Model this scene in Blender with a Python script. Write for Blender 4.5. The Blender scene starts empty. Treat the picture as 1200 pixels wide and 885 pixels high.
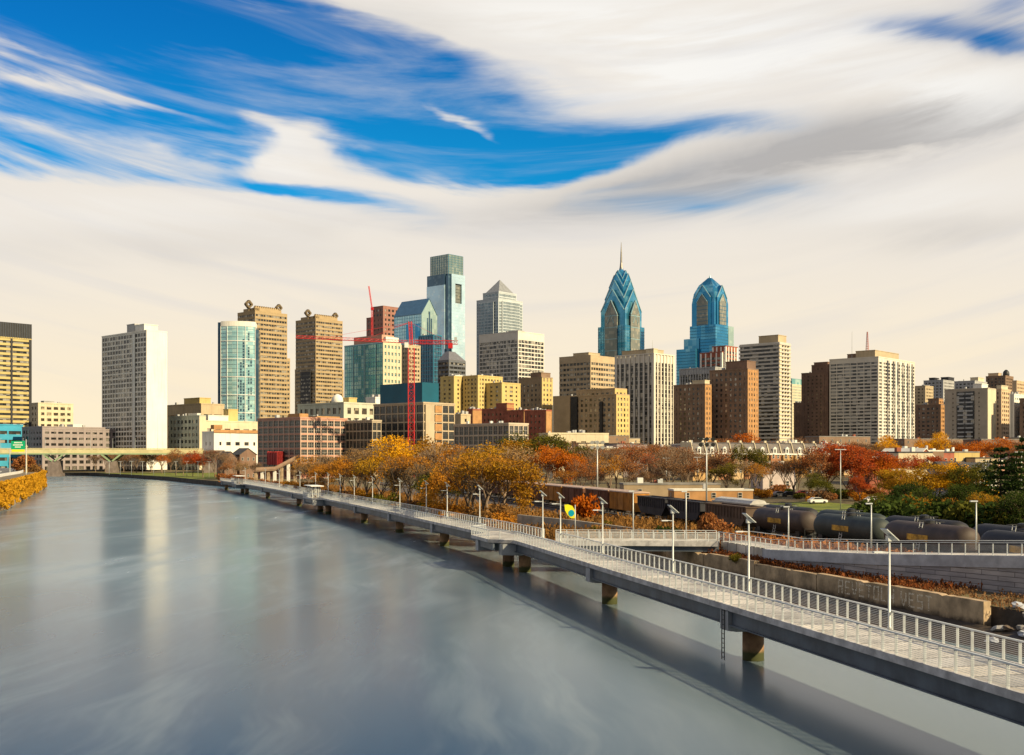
import bpy, math, random
from mathutils import Vector, Matrix, noise as mnoise

S = bpy.context.scene
COL = S.collection
PI = math.pi
rad = math.radians

# ------------------------------------------------------------------ camera
CAM_H, FPX, HOR = 14.0, 1300.0, 535.0
cd = bpy.data.cameras.new('camera')
cam = bpy.data.objects.new('camera', cd)
COL.objects.link(cam)
cam.location = (0, 0, CAM_H)
cam.rotation_euler = (PI / 2, 0, 0)
cd.sensor_width = 36.0
cd.lens = 36.0 * FPX / 1200.0
cd.shift_y = (HOR - 442.5) / 1200.0
cd.clip_start, cd.clip_end = 0.5, 60000
S.camera = cam

# ------------------------------------------------------------------ light
SUN_AZ, SUN_EL = 126.0, 31.0          # degrees clockwise from +Y / above the horizon
sv = Vector((math.sin(rad(SUN_AZ)) * math.cos(rad(SUN_EL)), math.cos(rad(SUN_AZ)) * math.cos(rad(SUN_EL)), math.sin(rad(SUN_EL))))
ld = bpy.data.lights.new('sun', 'SUN')
ld.energy, ld.angle, ld.color = 5.0, rad(0.5), (1.0, 0.82, 0.50)
sun = bpy.data.objects.new('sun', ld)
COL.objects.link(sun)
sun.rotation_euler = (-sv).to_track_quat('-Z', 'Y').to_euler()
sun.location = (200, -200, 300)

S.view_settings.view_transform = 'Standard'
S.view_settings.look = 'None'
S.view_settings.exposure = 0.55
S.view_settings.gamma = 1.0
S.view_settings.use_curve_mapping = False
S.render.engine = 'CYCLES'
S.cycles.use_denoising = True
S.cycles.max_bounces = 5
S.cycles.diffuse_bounces = 2
S.cycles.glossy_bounces = 3
S.cycles.transmission_bounces = 2
S.cycles.caustics_reflective = False
S.cycles.caustics_refractive = False


class NT:
    """small helper to wire node trees"""
    def __init__(s, nt):
        s.t = nt
    def n(s, typ, ins=None, **kw):
        nd = s.t.nodes.new(typ)
        for k, v in kw.items():
            setattr(nd, k, v)
        if ins:
            for k, v in ins.items():
                sock = nd.inputs[k]
                if isinstance(v, bpy.types.NodeSocket):
                    s.t.links.new(v, sock)
                else:
                    sock.default_value = v
        return nd
    def math(s, op, a, b=None, c=None, clamp=False):
        ins = {0: a}
        if b is not None: ins[1] = b
        if c is not None: ins[2] = c
        return s.n('ShaderNodeMath', ins, operation=op, use_clamp=clamp).outputs[0]
    def vec(s, op, a, b=None):
        ins = {0: a}
        if b is not None: ins[1] = b
        nd = s.n('ShaderNodeVectorMath', ins, operation=op)
        return nd.outputs['Value'] if op in ('DOT_PRODUCT', 'LENGTH') else nd.outputs[0]
    def mix(s, f, a, b, blend='MIX'):
        nd = s.n('ShaderNodeMix', None, data_type='RGBA', blend_type=blend)
        for sock, v in ((nd.inputs[0], f), (nd.inputs[6], a), (nd.inputs[7], b)):
            if isinstance(v, bpy.types.NodeSocket): s.t.links.new(v, sock)
            else: sock.default_value = (tuple(v) + (1,))[:4] if not isinstance(v, (int, float)) else v
        return nd.outputs[2]
    def ss(s, x, lo, hi, a=0.0, b=1.0):
        return s.n('ShaderNodeMapRange', {0: x, 1: lo, 2: hi, 3: a, 4: b}, interpolation_type='SMOOTHSTEP').outputs[0]
    def xyz(s, x, y, z=0.0):
        return s.n('ShaderNodeCombineXYZ', {0: x, 1: y, 2: z}).outputs[0]
    def noise(s, v, scale=1.0, detail=4.0, rough=0.5, dist=0.0):
        return s.n('ShaderNodeTexNoise', {'Vector': v, 'Scale': scale, 'Detail': detail, 'Roughness': rough, 'Distortion': dist}).outputs[0]


# ------------------------------------------------------------------ sky
W = bpy.data.worlds.new('World')
S.world = W
W.use_nodes = True
W.node_tree.nodes.clear()
w = NT(W.node_tree)
SKY_K = 0.069
gen = w.n('ShaderNodeTexCoord').outputs['Generated']
sep = w.n('ShaderNodeSeparateXYZ', {0: gen})
dx, dy, dz = sep.outputs
A = w.math('ARCTAN2', dx, dy)
E = w.math('ARCSINE', dz)
A2 = w.math('MULTIPLY', A, A)
# bearing and elevation in milliradian-like units
Ub = w.math('MULTIPLY', A, w.math('MULTIPLY_ADD', A2, 0.33, 1.0))
Vb = w.math('MULTIPLY', w.math('MULTIPLY', E, w.math('MULTIPLY_ADD', w.math('MULTIPLY', E, E), 0.33, 1.0)), w.math('MULTIPLY_ADD', A2, 0.5, 1.0))
streak = w.math('SUBTRACT', Vb, w.math('MULTIPLY', A2, 0.42))
sc1 = w.xyz(w.math('MULTIPLY', Ub, 3.6), w.math('MULTIPLY', streak, 17.0), 0.0)
sc2 = w.xyz(w.math('MULTIPLY', Ub, 5.0), w.math('MULTIPLY', streak, 40.0), 3.7)
n_big = w.noise(sc1, 1.0, 6.0, 0.55, 0.9)
n_fine = w.noise(sc2, 1.0, 5.0, 0.6, 0.4)
n_warp = w.noise(w.xyz(w.math('MULTIPLY', Ub, 5.0), w.math('MULTIPLY', streak, 11.0), 9.1), 1.0, 5.0, 0.6, 0.6)
wx = w.math('MULTIPLY', w.math('SUBTRACT', n_warp, 0.5), 0.09)
wy = w.math('MULTIPLY', w.math('SUBTRACT', n_big, 0.5), 0.05)
pos = w.xyz(w.math('ADD', Ub, wx), w.math('ADD', Vb, wy), 0.0)

def ell(cx, cy, rx, ry, ang, wt, acc):
    """soft elliptical patch of clear (wt>0) or clouded (wt<0) sky; centre given as bearing/elevation"""
    m = w.n('ShaderNodeMapping', {'Vector': pos, 'Location': ((cx - 600) / FPX, (HOR - cy) / FPX, 0), 'Rotation': (0, 0, rad(-ang)),
                                  'Scale': (rx / FPX, ry / FPX, 1)}, vector_type='TEXTURE').outputs[0]
    g = w.math('EXPONENT', w.math('MULTIPLY', w.vec('DOT_PRODUCT', m, m), -1.0))
    return w.math('MULTIPLY_ADD', g, wt, acc)

blue = 0.0
for e in ((120, 30, 280, 80, 4, 1.15), (390, 100, 220, 66, 8, 1.05), (560, 182, 150, 42, 8, 1.05), (715, 172, 115, 27, -8, .85), (850, 148, 90, 14, -5, .5), (100, 160, 260, 52, 8, .75),
          (375, 228, 105, 13, 12, 1.2), (230, 118, 80, 34, 10, .45), (1130, 44, 110, 15, 6, .85), (1190, 12, 70, 26, 0, .5), (820, 243, 80, 14, 0, .42), (905, 222, 60, 12, 0, .28), (430, 55, 160, 34, 8, .25),
          (348, 166, 34, 30, 25, -.8), (312, 146, 34, 10, 30, -.45), (330, 190, 40, 14, 15, -.5), (380, 180, 30, 30, 10, -.3), (280, 134, 40, 12, 28, -.5), (470, 218, 130, 13, 10, -.5), (70, 106, 120, 8, 13, -.4), (200, 184, 190, 11, 10, -.45), (70, 240, 300, 26, 2, -.8), (165, 130, 70, 5, 13, -.35),
          (40, 60, 60, 6, 20, -.3), (490, 10, 150, 22, 12, -.6), (620, 50, 120, 28, 8, -.55), (540, 150, 60, 6, 24, -.8), (560, 105, 110, 24, 14, .4), (710, 210, 140, 13, -17, -.6)):
    blue = ell(*e, blue)
blue = w.math('ADD', blue, w.math('MULTIPLY', w.ss(Vb, .41, .62, 0.0, 0.95), w.ss(dy, -.1, .3)))   # open blue sky overhead
wisp = w.math('ADD', w.math('MULTIPLY', w.math('SUBTRACT', n_fine, 0.5), w.ss(Ub, -.25, .1, 2.0, 1.0)), w.math('MULTIPLY', w.math('SUBTRACT', n_big, 0.5), 1.0))
blue = w.math('MULTIPLY_ADD', wisp, w.ss(blue, 0.02, 0.45), blue)
veil = w.noise(w.xyz(w.math('MULTIPLY', Ub, 3.0), w.math('MULTIPLY', streak, 22.0), 17.3), 1.0, 6.0, .6, .5)
clear = w.math('MULTIPLY', w.ss(blue, -0.06, 0.98), w.ss(veil, .46, .78, 1.0, .62))
sky = w.n('ShaderNodeTexSky', None, sky_type='NISHITA', sun_disc=False, sun_elevation=rad(SUN_EL), sun_rotation=rad(SUN_AZ),
          altitude=50.0, air_density=1.0, dust_density=0.6, ozone_density=3.0)
skyc = w.mix(1.0, sky.outputs[0], (0.04, 0.96, 1.32), 'MULTIPLY')
# cloud brightness: cream low down, white above with grey bellies
low = w.ss(Vb, 0.0, 0.23)
ccol = w.mix(low, (10.5, 8.8, 6.1), (8.7, 8.1, 7.3))
grey = w.ss(w.math('ADD', n_big, w.math('MULTIPLY', n_fine, 0.25)), 0.42, 0.78)
gw = 0.06
for e in ((930, 180, 210, 32, -12, 1.2), (1130, 142, 170, 22, -5, 1.1), (800, 232, 150, 26, -4, .75), (1100, 270, 130, 18, -5, .35), (560, 255, 230, 18, 0, .3), (180, 285, 220, 26, 0, .25), (1150, 40, 130, 30, 5, .55), (450, 20, 200, 30, 10, .35)):
    gw = ell(*e, gw)
ccol = w.mix(w.math('MULTIPLY', gw, w.math('MULTIPLY_ADD', grey, 0.5, 0.55), clamp=True), ccol, (4.7, 4.5, 4.35))
wh = 0.0
for e in ((820, 80, 240, 60, -12, .9), (700, 25, 250, 40, 5, .8), (1120, 110, 130, 40, 0, .8), (330, 172, 70, 40, 30, .5), (100, 150, 180, 30, 8, .4), (1060, 230, 150, 30, -5, .4), (200, 255, 300, 30, 0, .35)):
    wh = ell(*e, wh)
ccol = w.mix(w.math('MULTIPLY', wh, w.ss(n_fine, .3, .62, .25, 1.1), clamp=True), ccol, (9.4, 9.2, 8.8))
ccol = w.mix(w.ss(w.math('MULTIPLY', dy, -1.0), 0.0, 0.6, 0.0, 0.95), ccol, (3.0, 3.0, 3.1))   # unseen cloud behind the camera, dimmed to darken the left-hand faces
ccol = w.mix(w.math('MULTIPLY', w.ss(w.noise(w.xyz(w.math('MULTIPLY', Ub, 2.2), w.math('MULTIPLY', streak, 26.0), 31.0), 1.0, 5.0, .55, .6), .46, .74, 0, .42), w.math('MULTIPLY', w.ss(dy, 0.0, .5), w.ss(Vb, .02, .16, .35, 1.0))), ccol, (7.0, 6.8, 6.75))
skyc = w.mix(w.ss(Vb, .22, .42), skyc, w.mix(1.0, skyc, (.6, .70, .90), 'MULTIPLY'))
fin = w.mix(clear, ccol, skyc)
# below the horizon: plain dull ground tone
fin = w.mix(w.ss(dz, -0.02, 0.0), (1.2, 1.1, 1.0), fin)
bg = w.n('ShaderNodeBackground', {'Color': fin, 'Strength': SKY_K})
w.t.links.new(bg.outputs[0], w.n('ShaderNodeOutputWorld').inputs[0])

# ------------------------------------------------------------------ mesh helpers
class MB:
    def __init__(s):
        s.v, s.f, s.m = [], [], []
        s.mi = 0
        s.M = None
    def add(s, vs, fs):
        o = len(s.v)
        if s.M is not None:
            vs = [tuple(s.M @ Vector(p)) for p in vs]
        s.v.extend(vs)
        s.f.extend([tuple(i + o for i in f) for f in fs])
        s.m.extend([s.mi] * len(fs))
        return s
    BF = [(0, 3, 2, 1), (4, 5, 6, 7), (0, 1, 5, 4), (1, 2, 6, 5), (2, 3, 7, 6), (3, 0, 4, 7)]
    def box(s, x0, x1, y0, y1, z0, z1):
        return s.add([(x0, y0, z0), (x1, y0, z0), (x1, y1, z0), (x0, y1, z0), (x0, y0, z1), (x1, y0, z1), (x1, y1, z1), (x0, y1, z1)], s.BF)
    def prism(s, poly, z0, z1):
        """poly: list of (x,y) counter-clockwise"""
        n = len(poly)
        vs = [(x, y, z0) for x, y in poly] + [(x, y, z1) for x, y in poly]
        fs = [tuple(range(n - 1, -1, -1)), tuple(range(n, 2 * n))] + [(i, (i + 1) % n, n + (i + 1) % n, n + i) for i in range(n)]
        return s.add(vs, fs)
    def prof(s, poly, a0, a1, axis='x'):
        """profile poly (u,z) extruded along x or y"""
        n = len(poly)
        if axis == 'x':
            vs = [(a0, u, z) for u, z in poly] + [(a1, u, z) for u, z in poly]
        else:
            vs = [(u, a0, z) for u, z in poly] + [(u, a1, z) for u, z in poly]
        fs = [tuple(range(n)), tuple(range(2 * n - 1, n - 1, -1))] + [((i + 1) % n, i, n + i, n + (i + 1) % n) for i in range(n)]
        return s.add(vs, fs)
    def tube(s, p0, p1, r0, r1=None, n=8, caps=True):
        if r1 is None: r1 = r0
        p0, p1 = Vector(p0), Vector(p1)
        d = p1 - p0
        if d.length < 1e-6: return s
        d.normalize()
        a = d.orthogonal().normalized()
        b = d.cross(a)
        vs = []
        for p, r in ((p0, r0), (p1, r1)):
            for k in range(n):
                t = 2 * PI * k / n
                vs.append(tuple(p + (a * math.cos(t) + b * math.sin(t)) * r))
        fs = [(k, (k + 1) % n, n + (k + 1) % n, n + k) for k in range(n)]
        if caps:
            fs += [tuple(range(n - 1, -1, -1)), tuple(range(n, 2 * n))]
        return s.add(vs, fs)
    def bar(s, p0, p1, wd, ht):
        """rectangular bar between two points, wd sideways, ht up"""
        p0, p1 = Vector(p0), Vector(p1)
        d = (p1 - p0).normalized()
        up = Vector((0, 0, 1)) if abs(d.z) < .95 else Vector((0, 1, 0))
        a = d.cross(up).normalized() * wd / 2
        b = a.normalized().cross(d) * ht / 2
        vs = [tuple(p + q) for p in (p0, p1) for q in (-a - b, a - b, a + b, -a + b)]
        return s.add(vs, [(0, 1, 2, 3), (7, 6, 5, 4), (1, 0, 4, 5), (2, 1, 5, 6), (3, 2, 6, 7), (0, 3, 7, 4)])
    def lathe(s, prof, n=12, cx=0, cy=0):
        vs = [(cx + r * math.cos(2 * PI * k / n), cy + r * math.sin(2 * PI * k / n), z) for r, z in prof for k in range(n)]
        fs = []
        for i in range(len(prof) - 1):
            for k in range(n):
                fs.append((i * n + k, i * n + (k + 1) % n, (i + 1) * n + (k + 1) % n, (i + 1) * n + k))
        fs.append(tuple(range(n - 1, -1, -1)))
        fs.append(tuple(range((len(prof) - 1) * n, len(prof) * n)))
        return s.add(vs, fs)
    def ring(s, x0, x1, y0, y1, z0, z1, t):
        s.box(x0, x1, y0, y0 + t, z0, z1); s.box(x0, x1, y1 - t, y1, z0, z1)
        s.box(x0, x0 + t, y0 + t, y1 - t, z0, z1); s.box(x1 - t, x1, y0 + t, y1 - t, z0, z1)
        return s
    def mesh(s, name, mats, smooth=False):
        me = bpy.data.meshes.new(name)
        me.from_pydata(s.v, [], s.f)
        for m in (mats if isinstance(mats, (list, tuple)) else [mats]):
            me.materials.append(m)
        if any(s.m):
            me.polygons.foreach_set('material_index', s.m)
        if smooth:
            me.polygons.foreach_set('use_smooth', [True] * len(s.f))
        me.update()
        return me
    def build(s, name, mats, parent=None, smooth=False):
        if not s.f: return None
        return link(name, s.mesh(name, mats, smooth), parent)

def link(name, me, parent=None, loc=(0, 0, 0), rz=0.0):
    o = bpy.data.objects.new(name, me)
    COL.objects.link(o)
    o.location = loc
    o.rotation_euler = (0, 0, rz)
    if parent is not None: o.parent = parent
    return o

def tag(o, label, cat, group=None, kind=None):
    o['label'] = label; o['category'] = cat
    if group: o['group'] = group
    if kind: o['kind'] = kind
    return o

def thing(name, label, cat, loc=(0, 0, 0), rz=0.0, group=None):
    return tag(link(name, None, None, loc, rz), label, cat, group)

def struct(o, kind='structure'):
    o['kind'] = kind
    return o

def dup(root, loc, rz, label, scale=None):
    kids = {}
    for o in list(root.children_recursive): kids.setdefault(o.parent.name, []).append(o)
    def cp(o, par):
        c = o.copy(); COL.objects.link(c)
        if par is not None: c.parent = par
        for k in kids.get(o.name, []): cp(k, c)
        return c
    r = cp(root, None)
    r.location = loc; r.rotation_euler = (0, 0, rz); r['label'] = label
    if scale: r.scale = scale
    return r

def PX(px, Z): return (px - 600.0) / FPX * Z
def PZ(py, Z): return CAM_H + (HOR - py) * Z / FPX

ORD = ['first', 'second', 'third', 'fourth', 'fifth', 'sixth', 'seventh', 'eighth', 'ninth', 'tenth', 'eleventh', 'twelfth', 'thirteenth', 'fourteenth',
       'fifteenth', 'sixteenth', 'seventeenth', 'eighteenth', 'nineteenth', 'twentieth', 'twenty-first', 'twenty-second', 'twenty-third', 'twenty-fourth', 'twenty-fifth',
       'twenty-sixth', 'twenty-seventh', 'twenty-eighth', 'twenty-ninth', 'thirtieth', 'thirty-first', 'thirty-second', 'thirty-third', 'thirty-fourth', 'thirty-fifth', 'thirty-sixth', 'thirty-seventh', 'thirty-eighth', 'thirty-ninth', 'fortieth']

# ------------------------------------------------------------------ materials
def M(name, col, rough=.8, metal=0.0, var=.16, sc=.6, bump=0.0, col2=None, stretch=(1, 1, 1), spec=.35, streak=False):
    m = bpy.data.materials.new(name); m.use_nodes = True
    t = NT(m.node_tree); nt = m.node_tree
    b = nt.nodes['Principled BSDF']
    co = t.n('ShaderNodeTexCoord').outputs['Object']
    mp = t.n('ShaderNodeMapping', {'Vector': co, 'Scale': stretch}).outputs[0]
    f = t.noise(mp, sc, 6.0, .62)
    f = t.ss(f, .28, .72)
    a = tuple(c * (1 - var) for c in col)
    c2 = col2 if col2 else tuple(min(1, c * (1 + var)) for c in col)
    base = t.mix(f, a, c2)
    if streak:
        s2 = t.noise(t.n('ShaderNodeMapping', {'Vector': co, 'Scale': (.9, .9, .05)}).outputs[0], 1.0, 5.0, .6)
        base = t.mix(t.ss(s2, .5, .8, 0, .45), base, tuple(c * .45 for c in col))
    nt.links.new(base, b.inputs['Base Color'])
    b.inputs['Roughness'].default_value = rough
    b.inputs['Metallic'].default_value = metal
    b.inputs['Specular IOR Level'].default_value = spec
    if bump:
        bn = t.n('ShaderNodeBump', {'Height': t.noise(mp, sc * 4, 4.0, .6), 'Strength': bump, 'Distance': .05})
        nt.links.new(bn.outputs[0], b.inputs['Normal'])
    return m

def G(name, tint, pale, rough=.12, metal=.55, bay=3.0, fh=3.7, p=.28, line=None):
    """curtain-wall glazing: pane by pane differences (blinds)"""
    m = bpy.data.materials.new(name); m.use_nodes = True
    t = NT(m.node_tree); nt = m.node_tree
    b = nt.nodes['Principled BSDF']
    co = t.n('ShaderNodeTexCoord').outputs['Object']
    sn = t.vec('FLOOR', t.vec('DIVIDE', t.vec('ADD', co, (.013, .017, .011)), (bay, bay, fh)))
    wn = t.n('ShaderNodeTexWhiteNoise', {'Vector': sn}, noise_dimensions='3D').outputs[0]
    big = t.noise(co, .035, 3.0, .5)
    f = t.math('ADD', t.ss(wn, 1 - p, 1 - p + .12, 0, .8), t.math('MULTIPLY', wn, .25), clamp=True)
    c = t.mix(f, tint, pale)
    c = t.mix(t.ss(big, .35, .7, 0, .45), c, tuple(x * .55 for x in tint))
    if line:
        lv = t.n('ShaderNodeSeparateXYZ', {0: t.vec('FRACTION', t.vec('DIVIDE', co, (bay, bay, fh)))}).outputs[2]
        c = t.mix(t.math('GREATER_THAN', lv, 1 - line[0]), c, line[1])
    nt.links.new(c, b.inputs['Base Color'])
    nt.links.new(t.math('MULTIPLY_ADD', wn, .12, rough), b.inputs['Roughness'])
    b.inputs['Metallic'].default_value = metal
    return m

def LEAF(name, c1, c2, c3, trans=.3):
    m = bpy.data.materials.new(name); m.use_nodes = True
    t = NT(m.node_tree); nt = m.node_tree
    nt.nodes.clear()
    co = t.n('ShaderNodeTexCoord').outputs['Object']
    n1 = t.noise(co, .55, 4.0, .6)
    n2 = t.n('ShaderNodeTexWhiteNoise', {'Vector': t.vec('FLOOR', t.vec('MULTIPLY', co, (3.1, 3.1, 3.1)))}, noise_dimensions='3D').outputs[0]
    rnd = t.n('ShaderNodeObjectInfo').outputs['Random']
    c = t.mix(t.ss(t.math('ADD', n1, t.math('MULTIPLY', t.math('SUBTRACT', rnd, .5), .3)), .36, .64), c1, c2)
    c = t.mix(t.math('MULTIPLY', n2, .6), c, c3)
    d = t.n('ShaderNodeBsdfDiffuse', {'Color': c})
    tr = t.n('ShaderNodeBsdfTranslucent', {'Color': c})
    mx = t.n('ShaderNodeMixShader', {0: trans, 1: d.outputs[0], 2: tr.outputs[0]})
    nt.links.new(mx.outputs[0], t.n('ShaderNodeOutputMaterial').inputs[0])
    return m

def lin(r, g, b):
    f = lambda c: ((c / 255 + .055) / 1.055) ** 2.4 if c > 10 else c / 255 / 12.92
    return (f(r), f(g), f(b))

STEEL = M('galvanised_steel', (.52, .54, .53), .45, .35, .12, 2.0)
RAILM = M('railing_aluminium', (.55, .58, .60), .42, .15, .1, 2.0)
DECKM = M('deck_concrete', (.50, .475, .445), .85, 0, .35, .35, .15)
t = NT(DECKM.node_tree); bs = DECKM.node_tree.nodes['Principled BSDF']; src = bs.inputs['Base Color'].links[0].from_socket
oc = t.n('ShaderNodeSeparateXYZ', {0: t.n('ShaderNodeTexCoord').outputs['Object']}).outputs
pk = t.math('FRACT', t.math('MULTIPLY', t.math('ADD', oc[1], t.math('MULTIPLY', oc[0], -.25)), 1 / 2.4))
wn_ = t.n('ShaderNodeTexWhiteNoise', {'W': t.math('FLOOR', t.math('MULTIPLY', t.math('ADD', oc[1], t.math('MULTIPLY', oc[0], -.25)), 1 / 2.4))}, noise_dimensions='1D').outputs[0]
src = t.mix(1.0, src, t.mix(wn_, (.74, .75, .78), (1.12, 1.09, 1.04)), 'MULTIPLY')
t.t.links.new(t.mix(t.math('GREATER_THAN', pk, .94), src, (.13, .12, .11)), bs.inputs['Base Color'])
EDGEM = M('deck_edge_concrete', (.40, .39, .40), .85, 0, .35, .9, .3, streak=True)
GIRD = M('girder_paint', (.085, .105, .135), .5, .1, .3, .4, streak=True)
CAPM = M('cap_concrete', (.33, .34, .36), .85, 0, .22, .7, .2, streak=True)
DARK = M('dark_metal', (.035, .037, .04), .5, .2)
BLACKM = M('black_rubber', (.02, .02, .02), .8)
PANEL = M('solar_cells', (.05, .06, .09), .25, .2, .1, 3.0)
WHITP = WHITEP = M('white_paint', (.78, .77, .73), .6, 0, .06)
CONC = M('old_concrete', (.37, .27, .17), .9, 0, .45, .5, .4, streak=True)
STONEW = M('panel_stone', (.33, .32, .34), .9, 0, .25, .8, .4, stretch=(.4, .4, 2.2))
t = NT(STONEW.node_tree); bs = STONEW.node_tree.nodes['Principled BSDF']; src = bs.inputs['Base Color'].links[0].from_socket
oc = t.n('ShaderNodeSeparateXYZ', {0: t.n('ShaderNodeTexCoord').outputs['Object']}).outputs
uv = t.xyz(t.math('SUBTRACT', t.math('MULTIPLY', oc[0], .56), t.math('MULTIPLY', oc[1], .83)), oc[2])
br = t.n('ShaderNodeTexBrick', {'Vector': uv, 'Color1': (.75, .75, .78, 1), 'Color2': (1.2, 1.15, 1.1, 1), 'Mortar': (.25, .24, .24, 1), 'Scale': 1.0, 'Mortar Size': .025, 'Brick Width': 3.0, 'Row Height': .42, 'Bias': -.1})
t.t.links.new(t.mix(1.0, src, br.outputs[0], 'MULTIPLY'), bs.inputs['Base Color'])
BARK = M('bark', (.09, .065, .045), .95, 0, .4, 2.0)
BARKG = M('grey_bark', (.21, .15, .105), .95, 0, .35, 2.0)
ROOFG = M('roof_membrane', (.22, .21, .2), .9, 0, .3, .3)
ROOFW = M('pale_roof', (.6, .58, .54), .85, 0, .15, .3)
ROOFD = M('dark_roof', (.055, .055, .06), .85, 0, .3, .4)
GLASSD = G('dark_window_glass', (.035, .04, .045), (.26, .23, .18), .15, .35, 1.7, 2.6, .22)

L_GOLD = LEAF('gold_leaves', (.25, .115, .014), (.42, .25, .02), (.40, .17, .02))
L_AMBER = LEAF('amber_leaves', (.42, .17, .018), (.52, .25, .03), (.36, .13, .02))
L_TAN = LEAF('tan_leaves', (.30, .18, .07), (.38, .24, .10), (.24, .12, .045))
L_YELL = LEAF('yellow_leaves', (.58, .26, .012), (.75, .42, .02), (.68, .29, .01))
L_ORAN = LEAF('orange_leaves', (.42, .12, .012), (.58, .20, .02), (.40, .06, .01))
L_RED = LEAF('red_leaves', (.40, .07, .02), (.54, .15, .03), (.34, .06, .02))
L_RUST = LEAF('rust_leaves', (.27, .11, .04), (.36, .17, .06), (.32, .10, .035))
L_BROWN = LEAF('dry_brown_leaves', (.20, .11, .055), (.28, .16, .075), (.16, .07, .035))
L_OLIVE = LEAF('olive_leaves', (.10, .10, .018), (.20, .15, .02), (.08, .085, .015))
L_GREEN = LEAF('dark_green_leaves', (.026, .046, .012), (.075, .10, .02), (.05, .065, .014))
L_PINE = LEAF('pine_needles', (.028, .055, .018), (.075, .11, .025), (.05, .075, .018))
L_BRUSH = LEAF('dry_brush', (.24, .12, .035), (.17, .10, .04), (.32, .15, .04))
L_REDBR = LEAF('red_brush', (.25, .085, .03), (.14, .055, .025), (.32, .10, .03))
L_IVY = LEAF('yellow_ivy', (.55, .28, .018), (.68, .38, .03), (.40, .19, .02))
L_GRASS = LEAF('lawn_green', (.12, .19, .02), (.22, .27, .03), (.30, .27, .03))

# ------------------------------------------------------------------ terrain and river
def catmull(pts, step):
    P = [Vector(p) for p in pts]
    P = [P[0] * 2 - P[1]] + P + [P[-1] * 2 - P[-2]]
    fine = []
    for i in range(1, len(P) - 2):
        for k in range(40):
            t = k / 40
            a, b, c, d = P[i - 1], P[i], P[i + 1], P[i + 2]
            fine.append(0.5 * (2 * b + (c - a) * t + (2 * a - 5 * b + 4 * c - d) * t * t + (3 * b - a - 3 * c + d) * t ** 3))
    fine.append(P[-2])
    out, acc = [fine[0]], 0.0
    for p, q in zip(fine, fine[1:]):
        L = (q - p).length
        pos = step - acc
        while pos <= L:
            out.append(p.lerp(q, pos / L)); pos += step
        acc = (acc + L) % step if L > 0 else acc
        acc = L - (pos - step) if L > 0 else acc
    return out

SHORE = [(75, -60), (50, 55), (37.6, 86.7), (26.6, 118), (21, 139), (8.5, 175), (0, 205), (-12, 245), (-28, 290), (-45, 330), (-65, 375), (-86, 420), (-107, 468), (-150, 545), (-198, 640),
         (-250, 725), (-305, 800), (-420, 880), (-900, 1000), (-3200, 1300)]
SDIR = [(1, -.35), (1, -.2), (1, .05), (1, .1), (1, .15), (1, .2), (1, .25), (1, .3), (1, .33), (1, .36), (1, .4), (1, .45), (1, .5), (1, .6), (.9, .7), (.7, .9), (.4, 1), (.15, 1), (0, 1), (-.25, 1)]
GT = [(0, 2.3), (10, 2.3), (20, 1.9), (62, 2.0), (85, 2.9), (150, 4.0), (250, 6.0), (400, 9.0), (600, 11.0), (99999, 11.0)]

def sdist(x, y):
    best = 1e18
    for (ax, ay), (bx, by) in zip(SHORE, SHORE[1:]):
        vx, vy = bx - ax, by - ay
        t = max(0, min(1, ((x - ax) * vx + (y - ay) * vy) / (vx * vx + vy * vy)))
        d = (x - ax - t * vx) ** 2 + (y - ay - t * vy) ** 2
        best = min(best, d)
    return math.sqrt(best)

def gz(x, y):
    d = sdist(x, y)
    for (a, za), (b, zb) in zip(GT, GT[1:]):
        if d <= b:
            return za + (zb - za) * (d - a) / (b - a)
    return 11.0

sp = []
for (a, da), (b, db) in zip(zip(SHORE, SDIR), zip(SHORE[1:], SDIR[1:])):
    n = max(1, int(math.hypot(b[0] - a[0], b[1] - a[1]) / 12))
    n = min(n, 30)
    for k in range(n):
        t = k / n
        sp.append((Vector(a).lerp(Vector(b), t), Vector(da).lerp(Vector(db), t).normalized()))
sp.append((Vector(SHORE[-1]), Vector(SDIR[-1]).normalized()))
OFF = [0, 3, 7, 12, 18, 25, 33, 42, 52, 63, 75, 90, 105, 122, 142, 165, 195, 230, 270, 320, 390, 480, 620, 900, 1500, 4000, 12000, 40000]

EARTH = M('bank_earth', (.12, .085, .055), .95, 0, .45, .15, .5, col2=(.17, .14, .06))
CITYG = M('city_ground', (.10, .095, .09), .95, 0, .4, .05)
LAWN = M('lawn', (.10, .15, .018), .95, 0, .35, .12, .4, col2=(.20, .21, .03))
BALL = M('rail_ballast', (.085, .07, .06), .95, 0, .4, 1.2, .5)
BANKM = M('bank_face', (.055, .045, .038), .95, 0, .5, .5, .6)
mb = MB()
R = len(OFF) + 1
for p, d in sp:
    mb.v.append((p.x - d.x * .4, p.y - d.y * .4, -2.0))
    for o in OFF:
        q = p + d * o
        z = gz(q.x, q.y) if o < 1000 else 11.0
        if 3 < o < 600: z += .25 * mnoise.noise(Vector((q.x * .06, q.y * .06, 0)))
        mb.v.append((q.x, q.y, z))
def zone(x, y, j):
    if j == 0: return 4
    pxx = 600 + FPX * x / max(y, 1)
    if 120 < pxx < 262 and 575 < y < 830: return 2
    if 905 < pxx < 1040 and 205 < y < 262: return 2
    d = sdist(x, y)
    if 17 < d < 62 and y < 420: return 3
    if d > 330: return 1
    return 0
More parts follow.
